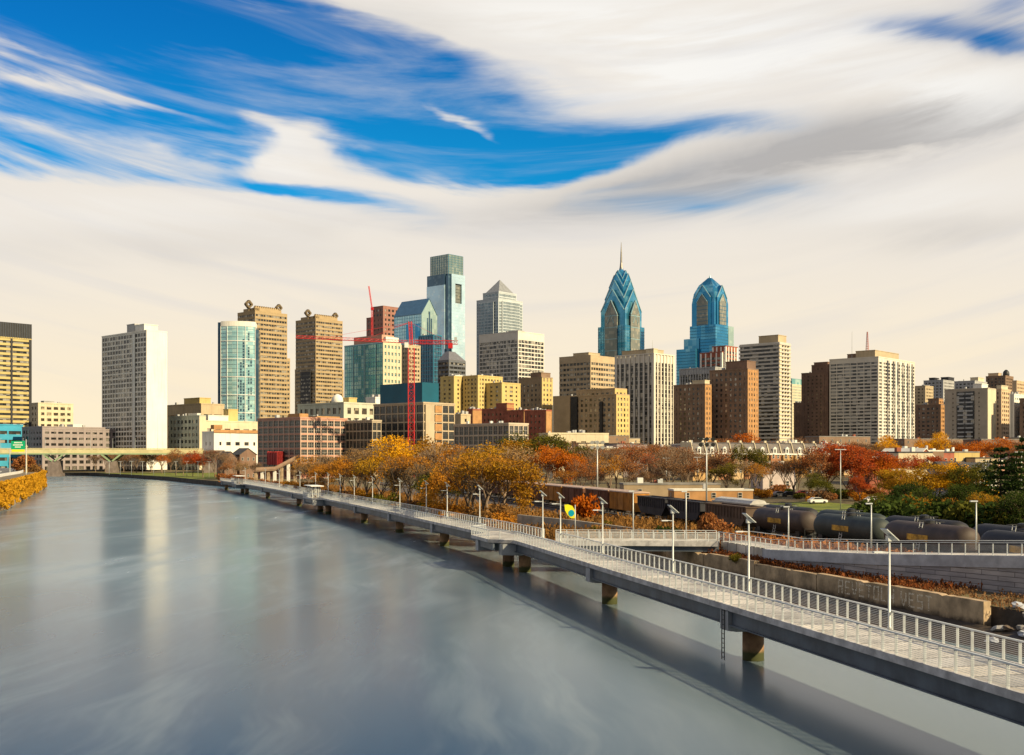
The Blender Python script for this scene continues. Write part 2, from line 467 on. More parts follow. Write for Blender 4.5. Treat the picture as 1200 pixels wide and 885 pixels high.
for i in range(len(sp) - 1):
    for j in range(R - 1):
        a, b, c, d_ = i * R + j, (i + 1) * R + j, (i + 1) * R + j + 1, i * R + j + 1
        mb.f.append((a, d_, c, b))
        cx = sum(mb.v[k][0] for k in (a, b, c, d_)) / 4; cy = sum(mb.v[k][1] for k in (a, b, c, d_)) / 4
        mb.m.append(zone(cx, cy, j) if OFF[max(j - 1, 0)] < 1000 else 1)
struct(mb.build('ground', [EARTH, CITYG, LAWN, BALL, BANKM]))

WEST = [(-42, -80), (-66, 60), (-99, 180), (-134, 293), (-168, 385), (-203, 480), (-222, 522), (-300, 580), (-600, 660), (-3200, 1000)]
mb = MB()
poly = [(x, y, 7.0) for x, y in WEST] + [(-40000, 3000, 7.0), (-40000, -3000, 7.0), (-42, -3000, 7.0)]
mb.v = list(poly); mb.f = [tuple(range(len(poly)))]; mb.m = [0]
struct(mb.build('ground', M('expressway_verge', (.16, .13, .09), .95, 0, .3, .2)))

# river: smooth long-exposure water, mirror broken only by soft drifting foam
wm = bpy.data.materials.new('river_water'); wm.use_nodes = True
t = NT(wm.node_tree)
b = wm.node_tree.nodes['Principled BSDF']
co = t.n('ShaderNodeTexCoord').outputs['Object']
wp = t.noise(t.n('ShaderNodeMapping', {'Vector': co, 'Scale': (.02, .02, 1)}).outputs[0], 1.0, 3.0, .5)
c2 = t.vec('ADD', co, t.xyz(t.math('MULTIPLY', wp, 22.0), t.math('MULTIPLY', wp, 9.0), 0.0))
f1 = t.noise(t.n('ShaderNodeMapping', {'Vector': c2, 'Rotation': (0, 0, rad(-16)), 'Scale': (.20, .03, 1)}).outputs[0], 1.0, 4.0, .55)
f2 = t.noise(t.n('ShaderNodeMapping', {'Vector': c2, 'Rotation': (0, 0, rad(24)), 'Scale': (.055, .018, 1)}).outputs[0], 1.0, 3.0, .5)
foam = t.math('MULTIPLY', t.ss(f1, .42, .72, 0, .85), t.ss(f2, .34, .62))
sx = t.n('ShaderNodeSeparateXYZ', {0: co}).outputs
# bright sky reflection painted in: water colour paler towards the boardwalk
sky_sheen = t.math('ADD', t.math('ADD', sx[0], t.math('MULTIPLY', sx[1], .25)), t.math('MULTIPLY', t.math('SUBTRACT', f2, .5), 26.0))
sky_sheen = t.ss(sky_sheen, 8.0, 30.0)
deep = t.ss(t.math('ADD', sx[1], t.math('MULTIPLY', t.math('SUBTRACT', f2, .5), 90.0)), 58.0, 150.0)   # dark near, paler far: falloff of the reflection painted into the colour
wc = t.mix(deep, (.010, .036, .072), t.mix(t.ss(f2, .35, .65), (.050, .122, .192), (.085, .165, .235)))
wc = t.mix(sky_sheen, wc, (.13, .175, .205))
wc = t.mix(t.math('MULTIPLY', foam, .65), wc, (.24, .29, .33))
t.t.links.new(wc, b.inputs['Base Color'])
t.t.links.new(t.math('MULTIPLY_ADD', foam, .12, .185), b.inputs['Roughness'])
b.inputs['Subsurface Weight'].default_value = 1.0      # light scatters about in the turbid water
b.inputs['Subsurface Radius'].default_value = (1.0, 1.1, 1.2)
b.inputs['Subsurface Scale'].default_value = 1.0
b.inputs['IOR'].default_value = 1.33
b.inputs['Specular IOR Level'].default_value = .5
rip = t.noise(t.n('ShaderNodeMapping', {'Vector': c2, 'Rotation': (0, 0, rad(-16)), 'Scale': (.12, .03, 1)}).outputs[0], 1.0, 2.0, .5)
bn = t.n('ShaderNodeBump', {'Height': t.math('ADD', rip, t.math('MULTIPLY', f2, 2.0)), 'Strength': .15, 'Distance': .16})
t.t.links.new(bn.outputs[0], b.inputs['Normal'])
mb = MB()
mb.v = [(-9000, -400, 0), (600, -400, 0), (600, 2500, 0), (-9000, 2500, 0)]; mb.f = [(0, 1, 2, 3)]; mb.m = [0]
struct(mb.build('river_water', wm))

# ------------------------------------------------------------------ boardwalk
DZ = 3.9
CPTS = [(38, -6), (30, 22), (24.1, 46.5), (17.75, 72), (10.4, 101), (2.6, 133), (-3.6, 153), (-11.4, 176), (-20.6, 204), (-31.6, 235), (-46.3, 276), (-60.3, 314), (-81.6, 371), (-101, 420), (-121, 468)]
BW = catmull(CPTS, 1.2)
NB = len(BW)
BT = [(BW[min(i + 1, NB - 1)] - BW[max(i - 1, 0)]).normalized() for i in range(NB)]
BN = [Vector((t_.y, -t_.x)) for t_ in BT]                    # towards the bank
HALF = 2.3
def bump(y):
    for a, c in ((133.5, 146), (268, 283), (408, 424)):
        if a < y < c: return 2.6 * min(1, (y - a) / 2.0, (c - y) / 2.0)
    return 0.0
LOFF = [-(HALF + bump(p.y)) for p in BW]
ROFF = [HALF] * NB
def edge(i, off): return BW[i] + BN[i] * off

def strip(mb, i0, i1, o0, o1, z0, z1, step=1):
    idx = list(range(i0, i1, step)) + [i1]
    base = len(mb.v); vs = []
    for i in idx:
        a = edge(i, o0[i] if isinstance(o0, list) else o0); c = edge(i, o1[i] if isinstance(o1, list) else o1)
        vs += [(a.x, a.y, z0), (c.x, c.y, z0), (c.x, c.y, z1), (a.x, a.y, z1)]
    fs = [(0, 1, 2, 3)]
    for k in range(len(idx) - 1):
        p, q = 4 * k, 4 * k + 4
        for s_ in range(4):
            fs.append((p + s_, q + s_, q + (s_ + 1) % 4, p + (s_ + 1) % 4))
    p = 4 * (len(idx) - 1)
    fs.append((p + 3, p + 2, p + 1, p))
    mb.add(vs, fs)
def near_i(y): return min(range(NB), key=lambda i: abs(BW[i].y - y))

bw = thing('boardwalk', 'long pale railed boardwalk curving over the river on round brown piers', 'boardwalk')
mb = MB(); strip(mb, 0, NB - 1, [o + .18 for o in LOFF], [o - .18 for o in ROFF], DZ - .30, DZ); mb.build('deck', DECKM, bw)
mb = MB()
strip(mb, 0, NB - 1, [o - .02 for o in LOFF], [o + .178 for o in LOFF], DZ - .34, DZ + .06)
strip(mb, 0, NB - 1, [o - .178 for o in ROFF], [o + .02 for o in ROFF], DZ - .34, DZ + .06)
mb.build('kerb', EDGEM, bw)

PIER_Y = [16, 46, 76, 105, 134.5, 141.5, 173, 204, 234, 270, 280, 314, 371, 412, 422, 464]
PI_ = [near_i(y) for y in PIER_Y]
RUST = M('pier_casing', (.26, .14, .075), .85, 0, .35, .8, .3, col2=(.38, .23, .12))
# wet weed band at the waterline of the piers (a real stain that starts at a fixed height)
t = NT(RUST.node_tree); bs = RUST.node_tree.nodes['Principled BSDF']
src = bs.inputs['Base Color'].links[0].from_socket
cz = t.n('ShaderNodeSeparateXYZ', {0: t.n('ShaderNodeTexCoord').outputs['Object']}).outputs[2]
cz = t.math('ADD', cz, t.math('MULTIPLY', t.noise(t.n('ShaderNodeTexCoord').outputs['Object'], 2.0, 4.0), .5))
t.t.links.new(t.mix(t.ss(cz, .75, 1.15, 1, 0), src, (.045, .05, .014)), bs.inputs['Base Color'])

def pier(i, double=False):
    p, tt, nn = BW[i], BT[i], BN[i]
    m = Matrix(((nn.x, tt.x, 0, p.x), (nn.y, tt.y, 0, p.y), (0, 0, 1, 0), (0, 0, 0, 1)))
    mb = MB(); mb.M = m
    lo = LOFF[i] + .12
    zt = DZ - .43
    mb.prof([(lo, zt), (lo, 2.15), (-1.5, 2.05), (1.5, 2.05), (HALF - .12, 2.6), (HALF - .12, zt)][::-1], -.62, .62, 'y')
    cap = mb.build('pier_cap', CAPM, bw)
    mb = MB(); mb.M = m
    cx = 0.0 if not double else -.6
    mb.lathe([(.74, -2.5), (.74, 2.1)], 20, cx)
    if double: mb.lathe([(.74, -2.5), (.74, 2.1)], 20, cx - 2.4) if False else None
    mb.build('pier', RUST, bw, True)
    if i == PI_[2] or i == PI_[1]:
        mb = MB(); mb.M = m
        for s_ in (-.2, .2): mb.box(lo - .1, lo - .04, s_ - .02, s_ + .02, .1, 3.7)
        for k in range(11): mb.box(lo - .09, lo - .05, -.2, .2, .25 + k * .32, .29 + k * .32)
        mb.build('ladder', DARK, bw)
for k, i in enumerate(PI_):
    pier(i, k in (4, 5, 9, 10, 13, 14))
ends = [0] + PI_ + [NB - 1]
for a, c in zip(ends, ends[1:]):
    if c - a < 3: continue
    for off in (-1.75, 1.75):
        mb = MB()
        strip(mb, a, c, off - .14, off + .14, DZ - 1.32, DZ - .425, 3)
        strip(mb, a, c, off - .32, off + .32, DZ - 1.40, DZ - 1.322, 3)
        mb.build('girder', GIRD, bw)
    if bump((BW[a].y + BW[c].y) / 2) > 2:
        mb = MB(); strip(mb, a, c, LOFF[(a + c) // 2] + .3, LOFF[(a + c) // 2] + .5, DZ - 1.2, DZ - .43); mb.build('fascia_beam', GIRD, bw)

JA, JB = near_i(131.0), near_i(135.5)       # gap where the connecting bridge joins
def rail_run(side, a, c):
    """posts, top rail and cables of one span and side"""
    offs = [o + .09 for o in LOFF] if side < 0 else [o - .09 for o in ROFF]
    mb = MB()
    strip(mb, a, c, [o - .065 for o in offs], [o + .065 for o in offs], DZ + 1.12, DZ + 1.2)
    far = BW[a].y > 160
    if far:
        for z in (.3, .5, .7, .9): strip(mb, a, c, [o - .012 for o in offs], [o + .012 for o in offs], DZ + z, DZ + z + .03, 1)
    else:
        for k in range(9): strip(mb, a, c, [o - .008 for o in offs], [o + .008 for o in offs], DZ + .2 + k * .1, DZ + .2 + k * .1 + .016, 1)
    return mb.build('railing', RAILM, bw), offs
def post_mb(mb, i, off):
    p = edge(i, off)
    for s_ in (-.055, .055):
        q = p + BT[i] * s_
        mb.bar((q.x, q.y, DZ + .05), (q.x, q.y, DZ + 1.13), .08, .026)
    return mb
n_posts, rest = 0, MB()
for side in (-1, 1):
    n_side = 0
    runs = list(zip(ends, ends[1:]))
    if side > 0:
        runs = []
        for a, c in zip(ends, ends[1:]):
            if a < JA < c or a < JB < c:
                if a < JA: runs.append((a, JA))
                if c > JB: runs.append((JB, c))
            elif a >= JA and c <= JB: pass
            else: runs.append((a, c))
    for a, c in runs:
        if c - a < 2: continue
        r, offs = rail_run(side, a, c)
        for i in range(a, c):
            if BW[i].y < 30: 
                if BW[i].y > 5: post_mb(rest, i, offs[i])
                continue
            if n_side < 48:
                post_mb(MB(), i, offs[i]).build('railing_post', RAILM, r); n_side += 1
            else:
                post_mb(rest, i, offs[i])
o = rest.build('railing_post', RAILM, bw); o['kind'] = 'stuff'

# shelters on the two far overlooks
for n_, (y, lab) in enumerate(((276, 'flat-roofed shelter on the boardwalk overlook halfway along, beside the golden trees'), (417, 'flat-roofed shelter at the far end of the boardwalk by the green park bank'))):
    i = near_i(y); p = edge(i, LOFF[i] + 2.0)
    s = thing('shelter', lab, 'shelter', (p.x, p.y, DZ), math.atan2(BT[i].y, BT[i].x), 'shelters on the boardwalk')
    mb = MB(); mb.box(-5, 5, -1.6, 1.6, 2.75, 2.93); mb.build('roof', WHITEP, s)
    for x in (-3.6, -1.2, 1.2, 3.6):
        for yy in (-.9, .9):
            mb = MB(); mb.box(x - .09, x + .09, yy - .09, yy + .09, 0, 2.75); mb.build('post', DARK if n_ else STEEL, s)
    mb = MB(); mb.box(-3, 3, -.25, .25, .4, .48); mb.box(-2.5, -2.3, -.2, .2, 0, .4); mb.box(2.3, 2.5, -.2, .2, 0, .4); mb.build('bench', M('bench_wood', (.35, .25, .15)), s)

# solar lamp posts on the bank-side edge
def solar_lamp():
    s = thing('solar_lamp_post', '', 'lamp post', group='solar lamp posts along the boardwalk')
    mb = MB(); mb.lathe([(.13, 0), (.13, .25), (.085, .3), (.06, 5.45)], 10); mb.build('pole', STEEL, s, True)
    mb = MB(); mb.M = Matrix.Translation((0, 0, 5.55)) @ Matrix.Rotation(rad(40), 4, 'X')
    mb.box(-.34, .34, -.52, .52, .02, .07); mb.mi = 1; mb.box(-.31, .31, -.49, .49, .071, .085); mb.build('solar_panel', [STEEL, PANEL], s)
    mb = MB(); mb.box(-.14, .14, -.16, .16, 5.2, 5.52); mb.build('battery_box', STEEL, s)
    mb = MB(); mb.bar((0, 0, 4.55), (0, .55, 4.6), .05, .05); mb.box(-.12, .12, .5, 1.05, 4.54, 4.63); mb.build('lamp_head', RAILM, s)
    return s
proto = None
LAMPX = [1047, 873, 787, 704, 658, 635, 561, 523, 500, 469, 437, 415, 398, 384, 370, 351, 327, 311, 287]
for k, lx in enumerate(LAMPX):
    best = min(range(20, NB), key=lambda i: abs(600 + FPX * edge(i, HALF - .3).x / edge(i, HALF - .3).y - lx) if edge(i, HALF - .3).y > 40 else 1e9)
    p = edge(best, HALF - .26)
    lab = 'galvanised solar lamp post on the boardwalk, %s one counted from the open near end' % ORD[k]
    # panel faces the midday sun, lamp arm reaches over the deck
    rz = math.atan2(-BN[best].y, -BN[best].x) - PI / 2
    if proto is None:
        proto = solar_lamp(); proto.location = (p.x, p.y, DZ); proto.rotation_euler.z = rz; proto['label'] = lab
    else:
        dup(proto, (p.x, p.y, DZ), rz, lab)

# ------------------------------------------------------------------ connecting bridge, ramp, walls
def path_strip(mb, pts, o0, o1, dz0, dz1):
    vs, fs = [], [(0, 1, 2, 3)]
    n = len(pts)
    for i, p in enumerate(pts):
        a, c = Vector(pts[max(i - 1, 0)][:2]), Vector(pts[min(i + 1, n - 1)][:2])
        d = (c - a).normalized(); nn = Vector((d.y, -d.x))
        A_, B_ = Vector(p[:2]) + nn * o0, Vector(p[:2]) + nn * o1
        vs += [(A_.x, A_.y, p[2] + dz0), (B_.x, B_.y, p[2] + dz0), (B_.x, B_.y, p[2] + dz1), (A_.x, A_.y, p[2] + dz1)]
    for k in range(n - 1):
        for s_ in range(4):
            fs.append((4 * k + s_, 4 * k + 4 + s_, 4 * k + 4 + (s_ + 1) % 4, 4 * k + (s_ + 1) % 4))
    k = 4 * (n - 1); fs.append((k + 3, k + 2, k + 1, k))
    mb.add(vs, fs)
def dense(pts, step):
    out = []
    for a, b in zip(pts, pts[1:]):
        A_, B_ = Vector(a), Vector(b); n = max(1, round((B_ - A_).length / step))
        out += [tuple(A_.lerp(B_, k / n)) for k in range(n)]
    return out + [tuple(pts[-1])]
def railing_along(pts, off, parent, h=1.15, fine=True):
    mb = MB()
    path_strip(mb, pts, off - .045, off + .045, h - .06, h)
    for k in range(8 if fine else 4):
        path_strip(mb, pts, off - .01, off + .01, .2 + k * (.1 if fine else .2), .225 + k * (.1 if fine else .2))
    r = mb.build('railing', RAILM, parent)
    n = len(pts)
    for i, p in enumerate(pts):
        a, c = Vector(pts[max(i - 1, 0)][:2]), Vector(pts[min(i + 1, n - 1)][:2])
        d = (c - a).normalized(); nn = Vector((d.y, -d.x)); q = Vector(p[:2]) + nn * off
        mb = MB(); mb.bar((q.x, q.y, p[2] - .02), (q.x, q.y, p[2] + h - .03), .1, .05); mb.build('railing_post', RAILM, r)
    return r

jr = edge(JA, HALF + .02)
cb = thing('connecting_bridge', 'short railed bridge joining the boardwalk to the bank ramp', 'footbridge')
cpts = dense([(jr.x, jr.y + 2.2, DZ - .01), (14.5, 133.6, DZ - .01), (24.6, 132.6, DZ - .01)], 1.3)
mb = MB(); path_strip(mb, cpts, -1.9, 1.9, -.35, 0); mb.build('deck', DECKM, cb)
mb = MB(); path_strip(mb, cpts, 1.9, 2.05, -.5, .12); path_strip(mb, cpts, -2.05, -1.9, -.5, .12); mb.build('kerb', EDGEM, cb)
mb = MB(); path_strip(mb, cpts, 1.3, 1.6, -1.15, -.36); path_strip(mb, cpts, -1.6, -1.3, -1.15, -.36); mb.build('girder', GIRD, cb)
railing_along(cpts, 1.95, cb); railing_along(cpts, -1.95, cb)

rp = thing('ramp_walkway', 'paved ramp with a pale railing climbing along the top of the grey stone wall', 'walkway')
rpts = dense([(24.7, 132.6, 3.88), (26.3, 127, 3.9), (27.8, 119, 3.98), (34.6, 105, 4.75), (43, 93.5, 5.6), (60, 73, 6.9)], 1.35)
mb = MB(); path_strip(mb, rpts, -4.0, -.3, -2.5, 0); mb.build('pavement', DECKM, rp)
railing_along(rpts, .06, rp, 1.15)
mb = MB(); path_strip(mb, rpts, -4.06, -3.96, 1.08, 1.15); [mb.add([], []) for _ in ()]; mb.build('railing', RAILM, rp)
rw = thing('retaining_wall', 'tall grey stone-panelled wall holding up the ramp at the bank', 'wall')
wpts = [p for p in rpts if p[1] < 121]
mb = MB(); path_strip(mb, wpts, -.29, .3, -5.5, -1.0); mb.build('wall_panel', STONEW, rw)
mb = MB(); path_strip(mb, wpts, -.29, .42, -.995, .03); mb.build('coping', M('coping_stone', (.36, .37, .42), .85, 0, .2, .8, .2), rw)

CONCW = CONC.copy(); CONCW.name = 'tide_stained_concrete'
t = NT(CONCW.node_tree); bs = CONCW.node_tree.nodes['Principled BSDF']; src = bs.inputs['Base Color'].links[0].from_socket
cz = t.n('ShaderNodeSeparateXYZ', {0: t.n('ShaderNodeTexCoord').outputs['Object']}).outputs[2]
cz = t.math('ADD', cz, t.math('MULTIPLY', t.noise(t.n('ShaderNodeTexCoord').outputs['Object'], .7, 5.0, .65), 1.6))
t.t.links.new(t.mix(t.ss(cz, 1.5, 2.3, 1, 0), src, (.05, .036, .024)), bs.inputs['Base Color'])   # tide mark
sw = thing('sea_wall', 'weathered brown concrete sea wall with flaking pale paint beside the boardwalk', 'sea wall')
wl = [(36.9, 86.0), (33.3, 96.8), (29.8, 107.5), (26.2, 118.5), (22.6, 129), (19.6, 139.5), (13.5, 158)]
for k, (a, c) in enumerate(zip(wl, wl[1:])):
    A_, B_ = Vector(a), Vector(c); d = (B_ - A_).normalized(); A_ += d * .07; B_ -= d * .07; h0 = (2.75, 2.7, 2.58, 2.82, 2.66, 2.74)[k]
    mb = MB(); pts_ = [(A_.x + (B_.x - A_.x) * q / 24, A_.y + (B_.y - A_.y) * q / 24, h0 - max(0, .5 * mnoise.noise(Vector((q * .45 + k * 9, 3.1, 0))) - .08)) for q in range(25)]
    path_strip(mb, pts_, -.35, .35, -4.5, 0)
    mb.build('wall_section', CONCW, sw)
    mb = MB(); path_strip(mb, [(A_.x, A_.y, .75), (B_.x, B_.y, .75)], -1.25, -.36, -2.5, 0); mb.build('footing', BANKM, sw)
mud = MB(); path_strip(mud, [(44.5, 66, .9), (41.2, 75, .95), (36.4, 86.4, .95)] + [(x - .4, y, .95) for x, y in wl[1:]], -4.6, -.2, -2.0, 0)
for i_ in range(len(mud.v)):
    if i_ % 4 in (0, 3) and True: mud.v[i_] = (mud.v[i_][0], mud.v[i_][1], mud.v[i_][2] - 1.05)
struct(mud.build('mud_bank', M('wet_mud', (.05, .038, .028), .6, 0, .45, .8, .6)))
PAINT = M('flaked_paint', (.72, .63, .50), .9, 0, .2, 3.0)
rng = random.Random(5)
mb = MB()
GLY = {'R': [(0, 0, .12, 1), (.12, .88, .6, 1), (.12, .45, .6, .57), (.5, .57, .62, .88), (.42, 0, .56, .45)], 'E': [(0, 0, .12, 1), (.12, .88, .6, 1), (.12, .45, .5, .56), (.12, 0, .6, .12)],
       'S': [(0, .88, .6, 1), (0, .5, .12, .88), (.0, .45, .6, .56), (.48, .12, .6, .45), (0, 0, .6, .12)], 'T': [(0, .88, .64, 1), (.26, 0, .38, .88)],
       'O': [(0, 0, .13, 1), (.5, 0, .63, 1), (.13, .88, .5, 1), (.13, 0, .5, .12)], 'W': [(0, 0, .11, 1), (.28, 0, .39, .7), (.56, 0, .67, 1), (.11, 0, .28, .12), (.39, 0, .56, .12)],
       'N': [(0, 0, .12, 1), (.5, 0, .62, 1), (.12, .6, .3, .8), (.3, .3, .5, .55)], 'V': [(0, .35, .13, 1), (.13, .1, .26, .5), (.26, 0, .38, .2), (.38, .1, .5, .5), (.5, .35, .63, 1)], 'L': [(0, 0, .13, 1), (.13, 0, .55, .12)], 'I': [(.2, 0, .34, 1)]}
def wall_text(txt, a, c, t0, z0, hgt):
    A_, B_ = Vector(a), Vector(c); d = (A_ - B_).normalized(); nn = Vector((-1, 0)); nn = Vector((d.y, -d.x)); nn = nn if nn.x < 0 else -nn
    o_ = B_ + d * t0 + nn * .353
    for ch in txt:
        for (x0, y0, x1, y1) in GLY.get(ch, []):
          nx, nz = max(1, round((x1 - x0) / .07)), max(1, round((y1 - y0) / .07))
          for cx_ in range(nx * nz):
            if rng.random() < .2: continue
            u0, v0 = x0 + (x1 - x0) * (cx_ % nx) / nx, y0 + (y1 - y0) * (cx_ // nx) / nz
            p = o_ + d * u0 * hgt; q = o_ + d * (u0 + (x1 - x0) / nx * rng.uniform(.6, 1)) * hgt; y0_, y1_ = v0, v0 + (y1 - y0) / nz * rng.uniform(.6, 1)
            vs = [(p.x, p.y, z0 + y0_ * hgt), (q.x, q.y, z0 + y0_ * hgt), (q.x, q.y, z0 + y1_ * hgt), (p.x, p.y, z0 + y1_ * hgt)]
            e = nn * .007
            vs += [(x + e.x, y + e.y, z) for x, y, z in vs]
            mb.add(vs, [(4, 5, 6, 7), (0, 1, 5, 4), (1, 2, 6, 5), (2, 3, 7, 6), (3, 0, 4, 7)])
        o_ = o_ + d * hgt * (.85 if ch != ' ' else .5)
wall_text('REVETOLN', wl[1], wl[2], 3.6, 1.25, 1.25)
wall_text('VEST', wl[0], wl[1], 1.4, 1.2, 1.25)
mb.build('painted_lettering', PAINT, sw)

fw = thing('retaining_wall', 'low grey concrete wall among dry brush behind the boardwalk junction', 'wall')
mb = MB(); path_strip(mb, [(1.0, 172, 5.0), (9.5, 163, 4.6), (22, 152, 3.5)], -.25, .25, -4, 0); mb.build('wall_section', M('grey_concrete', (.30, .27, .23), .9, 0, .3, .5, .3, streak=True), fw)

# flat-headed lamp posts on the ramp
def flat_lamp():
    s = thing('path_lamp_post', '', 'lamp post', group='flat-headed lamp posts along the ramp')
    mb = MB(); mb.lathe([(.09, 0), (.06, 4.6)], 8); mb.build('pole', STEEL, s, True)
    mb = MB(); mb.box(-.55, .1, -.14, .14, 4.6, 4.72); mb.build('lamp_head', RAILM, s)
    return s
fl = None
for k, (lx, Z, zb) in enumerate(((742, 136.5, 3.9), (804, 135.5, 3.9), (924, 118.5, 4.2), (1021, 110, 4.9), (1144, 101, 5.5))):
    lab = 'slim flat-headed lamp post beside the ramp, %s one counted from the connecting bridge' % ORD[k]
    if fl is None:
        fl = flat_lamp(); fl.location = (PX(lx, Z), Z, zb); fl['label'] = lab; fl.scale = (1, 1, 1.25)
    else:
        dup(fl, (PX(lx, Z), Z, zb), 0, lab, (1, 1, 1.25) if k == 1 else (1, 1, .95))

# leaf shaped sign by the junction
sg = thing('leaf_shaped_sign', 'yellow leaf-shaped sign with a blue-green disc on a slim pole', 'sign', (PX(674, 140), 140, DZ))
mb = MB(); mb.lathe([(.07, 0), (.06, 4.0)], 8); mb.build('pole', STEEL, sg, True)
mb = MB()
pl = [(-.05, 2.3), (-.05, 3.35), (-.35, 3.85), (-.9, 4.05), (-1.35, 4.0), (-1.28, 3.3), (-.95, 2.7), (-.55, 2.32)]
mb.prof(pl[::-1], -.04, .04, 'y'); mb.build('leaf_panel', M('yellow_enamel', (.75, .70, .02), .4, 0, .05), sg)
mb = MB(); mb.prof([(-.48 + .38 * math.cos(2 * PI * k / 20), 2.95 + .42 * math.sin(2 * PI * k / 20)) for k in range(20)], -.07, .07, 'y'); mb.build('disc', M('teal_enamel', (.0, .30, .42), .4, 0, .05), sg)

# riprap: every broken stone its own thing
rk = []
RS = [M('pale_stone', (.38, .36, .34), .9, 0, .3, 2.0, .3), M('grey_stone', (.27, .25, .24), .9, 0, .3, 2.0, .3), M('blue_stone', (.38, .40, .45), .9, 0, .3, 2.0, .3), M('dark_stone', (.12, .09, .07), .9, 0, .3, 2.0, .3)]
for v in range(5):
    r2 = random.Random(50 + v); mb = MB()
    n = 9
    prof = [(.18, 0.02), (.5, .1), (.62, .3), (.5, .5), (.2, .6)]
    vs = []
    for rr, z in prof:
        for k in range(n):
            a = 2 * PI * k / n; q = rr * r2.uniform(.72, 1.2)
            vs.append((q * math.cos(a) * 1.3, q * math.sin(a), z * r2.uniform(.85, 1.15)))
    fs = [(i * n + k, i * n + (k + 1) % n, (i + 1) * n + (k + 1) % n, (i + 1) * n + k) for i in range(4) for k in range(n)] + [tuple(range(n - 1, -1, -1)), tuple(range(4 * n, 5 * n))]
    mb.add(vs, fs); rk.append(mb.mesh('boulder', RS[0]))
def riprap(n, fx, labels, grp, smin, smax):
    for k in range(n):
        x, y, z = fx()
        o = link('boulder', rk[rng.randrange(5)], None, (x, y, z), rng.uniform(0, 6.3))
        s = rng.uniform(smin, smax); o.scale = (s, s * rng.uniform(.7, 1.1), s * rng.uniform(.7, 1.1))
        o.rotation_euler.x = rng.uniform(-.5, .5); o.rotation_euler.y = rng.uniform(-.4, .4)
        mt = rng.choice([0, 0, 1, 2, 3]); o.material_slots[0].link = 'OBJECT'; o.material_slots[0].material = RS[mt]
        tag(o, ('white limestone', 'grey', 'bluish', 'dark brown')[mt] + labels, 'boulder', grp)
def fx1():
    u, o = rng.random() ** .8, rng.uniform(-3.6, 3.0)
    a_, b_ = Vector((37.9, 86.0)), Vector((45.2, 67.5)); d = (b_ - a_).normalized(); n = Vector((-d.y, d.x)); p = a_.lerp(b_, u) + (n if n.x > 0 else -n) * o
    return (p.x, p.y, max(-.3, min(2.3, 2.3 * (o + 3.6) / 4.4)) - .25)
riprap(110, fx1, ' boulder in the riprap heap past the end of the sea wall', 'riprap boulders past the end of the sea wall', .45, 1.15)

# ------------------------------------------------------------------ plants
def branches(seed, h=12.0, levels=5, kids=3, spread=.62, first=.26, r0=.22, up=.25, asym=.25):
    r = random.Random(seed); segs, tips = [], []
    def grow(p, d, L, rr, lv):
        q = p + d * L * .55
        d2 = (d + Vector((r.uniform(-.2, .2), r.uniform(-.2, .2), r.uniform(-.05, .2)))).normalized()
        e = q + d2 * L * .45
        segs.append((p, q, rr, rr * .85, lv)); segs.append((q, e, rr * .85, rr * .68, lv))
        if lv >= levels:
            tips.append(e); tips.append(q); return
        n = kids if lv else kids + 1
        a0 = r.uniform(0, 6.28)
        o1 = d2.orthogonal().normalized(); o2 = d2.cross(o1)
        for k in range(n):
            if lv > 1 and r.random() < .1: continue
            a = a0 + 2 * PI * k / n + r.uniform(-.5, .5); s = spread * r.uniform(.6, 1.35)
            nd = (d2 + (o1 * math.cos(a) + o2 * math.sin(a)) * s + Vector((0, 0, up * r.uniform(.2, 1)))).normalized()
            grow(e if k % 2 == 0 else q.lerp(e, .5), nd, L * r.uniform(.62, .86), rr * .6, lv + 1)
    grow(Vector((0, 0, -.4)), Vector((r.uniform(-.06, .06), r.uniform(-.06, .06), 1)).normalized(), h * first, r0, 0)
    top = max(t_.z for t_ in tips); k = h / top
    segs = [(a * k, b * k, ra, rb, lv) for a, b, ra, rb, lv in segs]; tips = [p * k for p in tips]
    return segs, tips
def leaf(mb, p, s, r):
    a = Vector((r.gauss(0, 1), r.gauss(0, 1), r.gauss(0, .7))).normalized()
    b = a.orthogonal().normalized(); b.rotate(Matrix.Rotation(r.uniform(0, 6.28), 3, a))
    c = a.cross(b)
    b, c = b * s * r.uniform(.6, 1.1), c * s * r.uniform(.4, .8)
    mb.add([tuple(p - b), tuple(p - c + a * s * .15), tuple(p + b), tuple(p + c + a * s * .15)], [(0, 1, 2, 3)])
def make_tree(seed, leaves, size, sig, lv=5, kids=3, twig=.012, skip=.15, **kw):
    segs, tips = branches(seed, levels=lv, kids=kids, **kw); r = random.Random(seed + 1)
    tr = MB()
    for a, b, ra, rb, l_ in segs: tr.tube(a, b, max(ra, twig), max(rb, twig), 6 if l_ < 2 else 3, False)
    cr = MB()
    for p in tips:
        if r.random() < skip: continue
        n = r.randint(int(leaves * .5), int(leaves * 1.4) + 1)
        for _ in range(n):
            q = p + Vector((r.gauss(0, sig), r.gauss(0, sig), r.gauss(0, sig * .7)))
            if q.z > .6: leaf(cr, q, size * r.uniform(.7, 1.25), r)
    return tr.mesh('trunk', BARK), cr.mesh('crown', L_GOLD)
LEAFY = [make_tree(11 + k, 20, .19, .54, 5, 3, .035, .30, spread=.62 + .08 * (k % 3), up=.2 + .1 * (k % 2), first=.2 + .03 * (k % 3)) for k in range(5)]
SPARSE = [make_tree(41 + k, 6, .19, .5, 5, 3, .035, .2, spread=.6, up=.4, first=.22) for k in range(4)]
BARE = [make_tree(71 + k, 1.5, .15, .4, 6, 3, .028, .3, spread=.55, up=.45, first=.2) for k in range(3)]
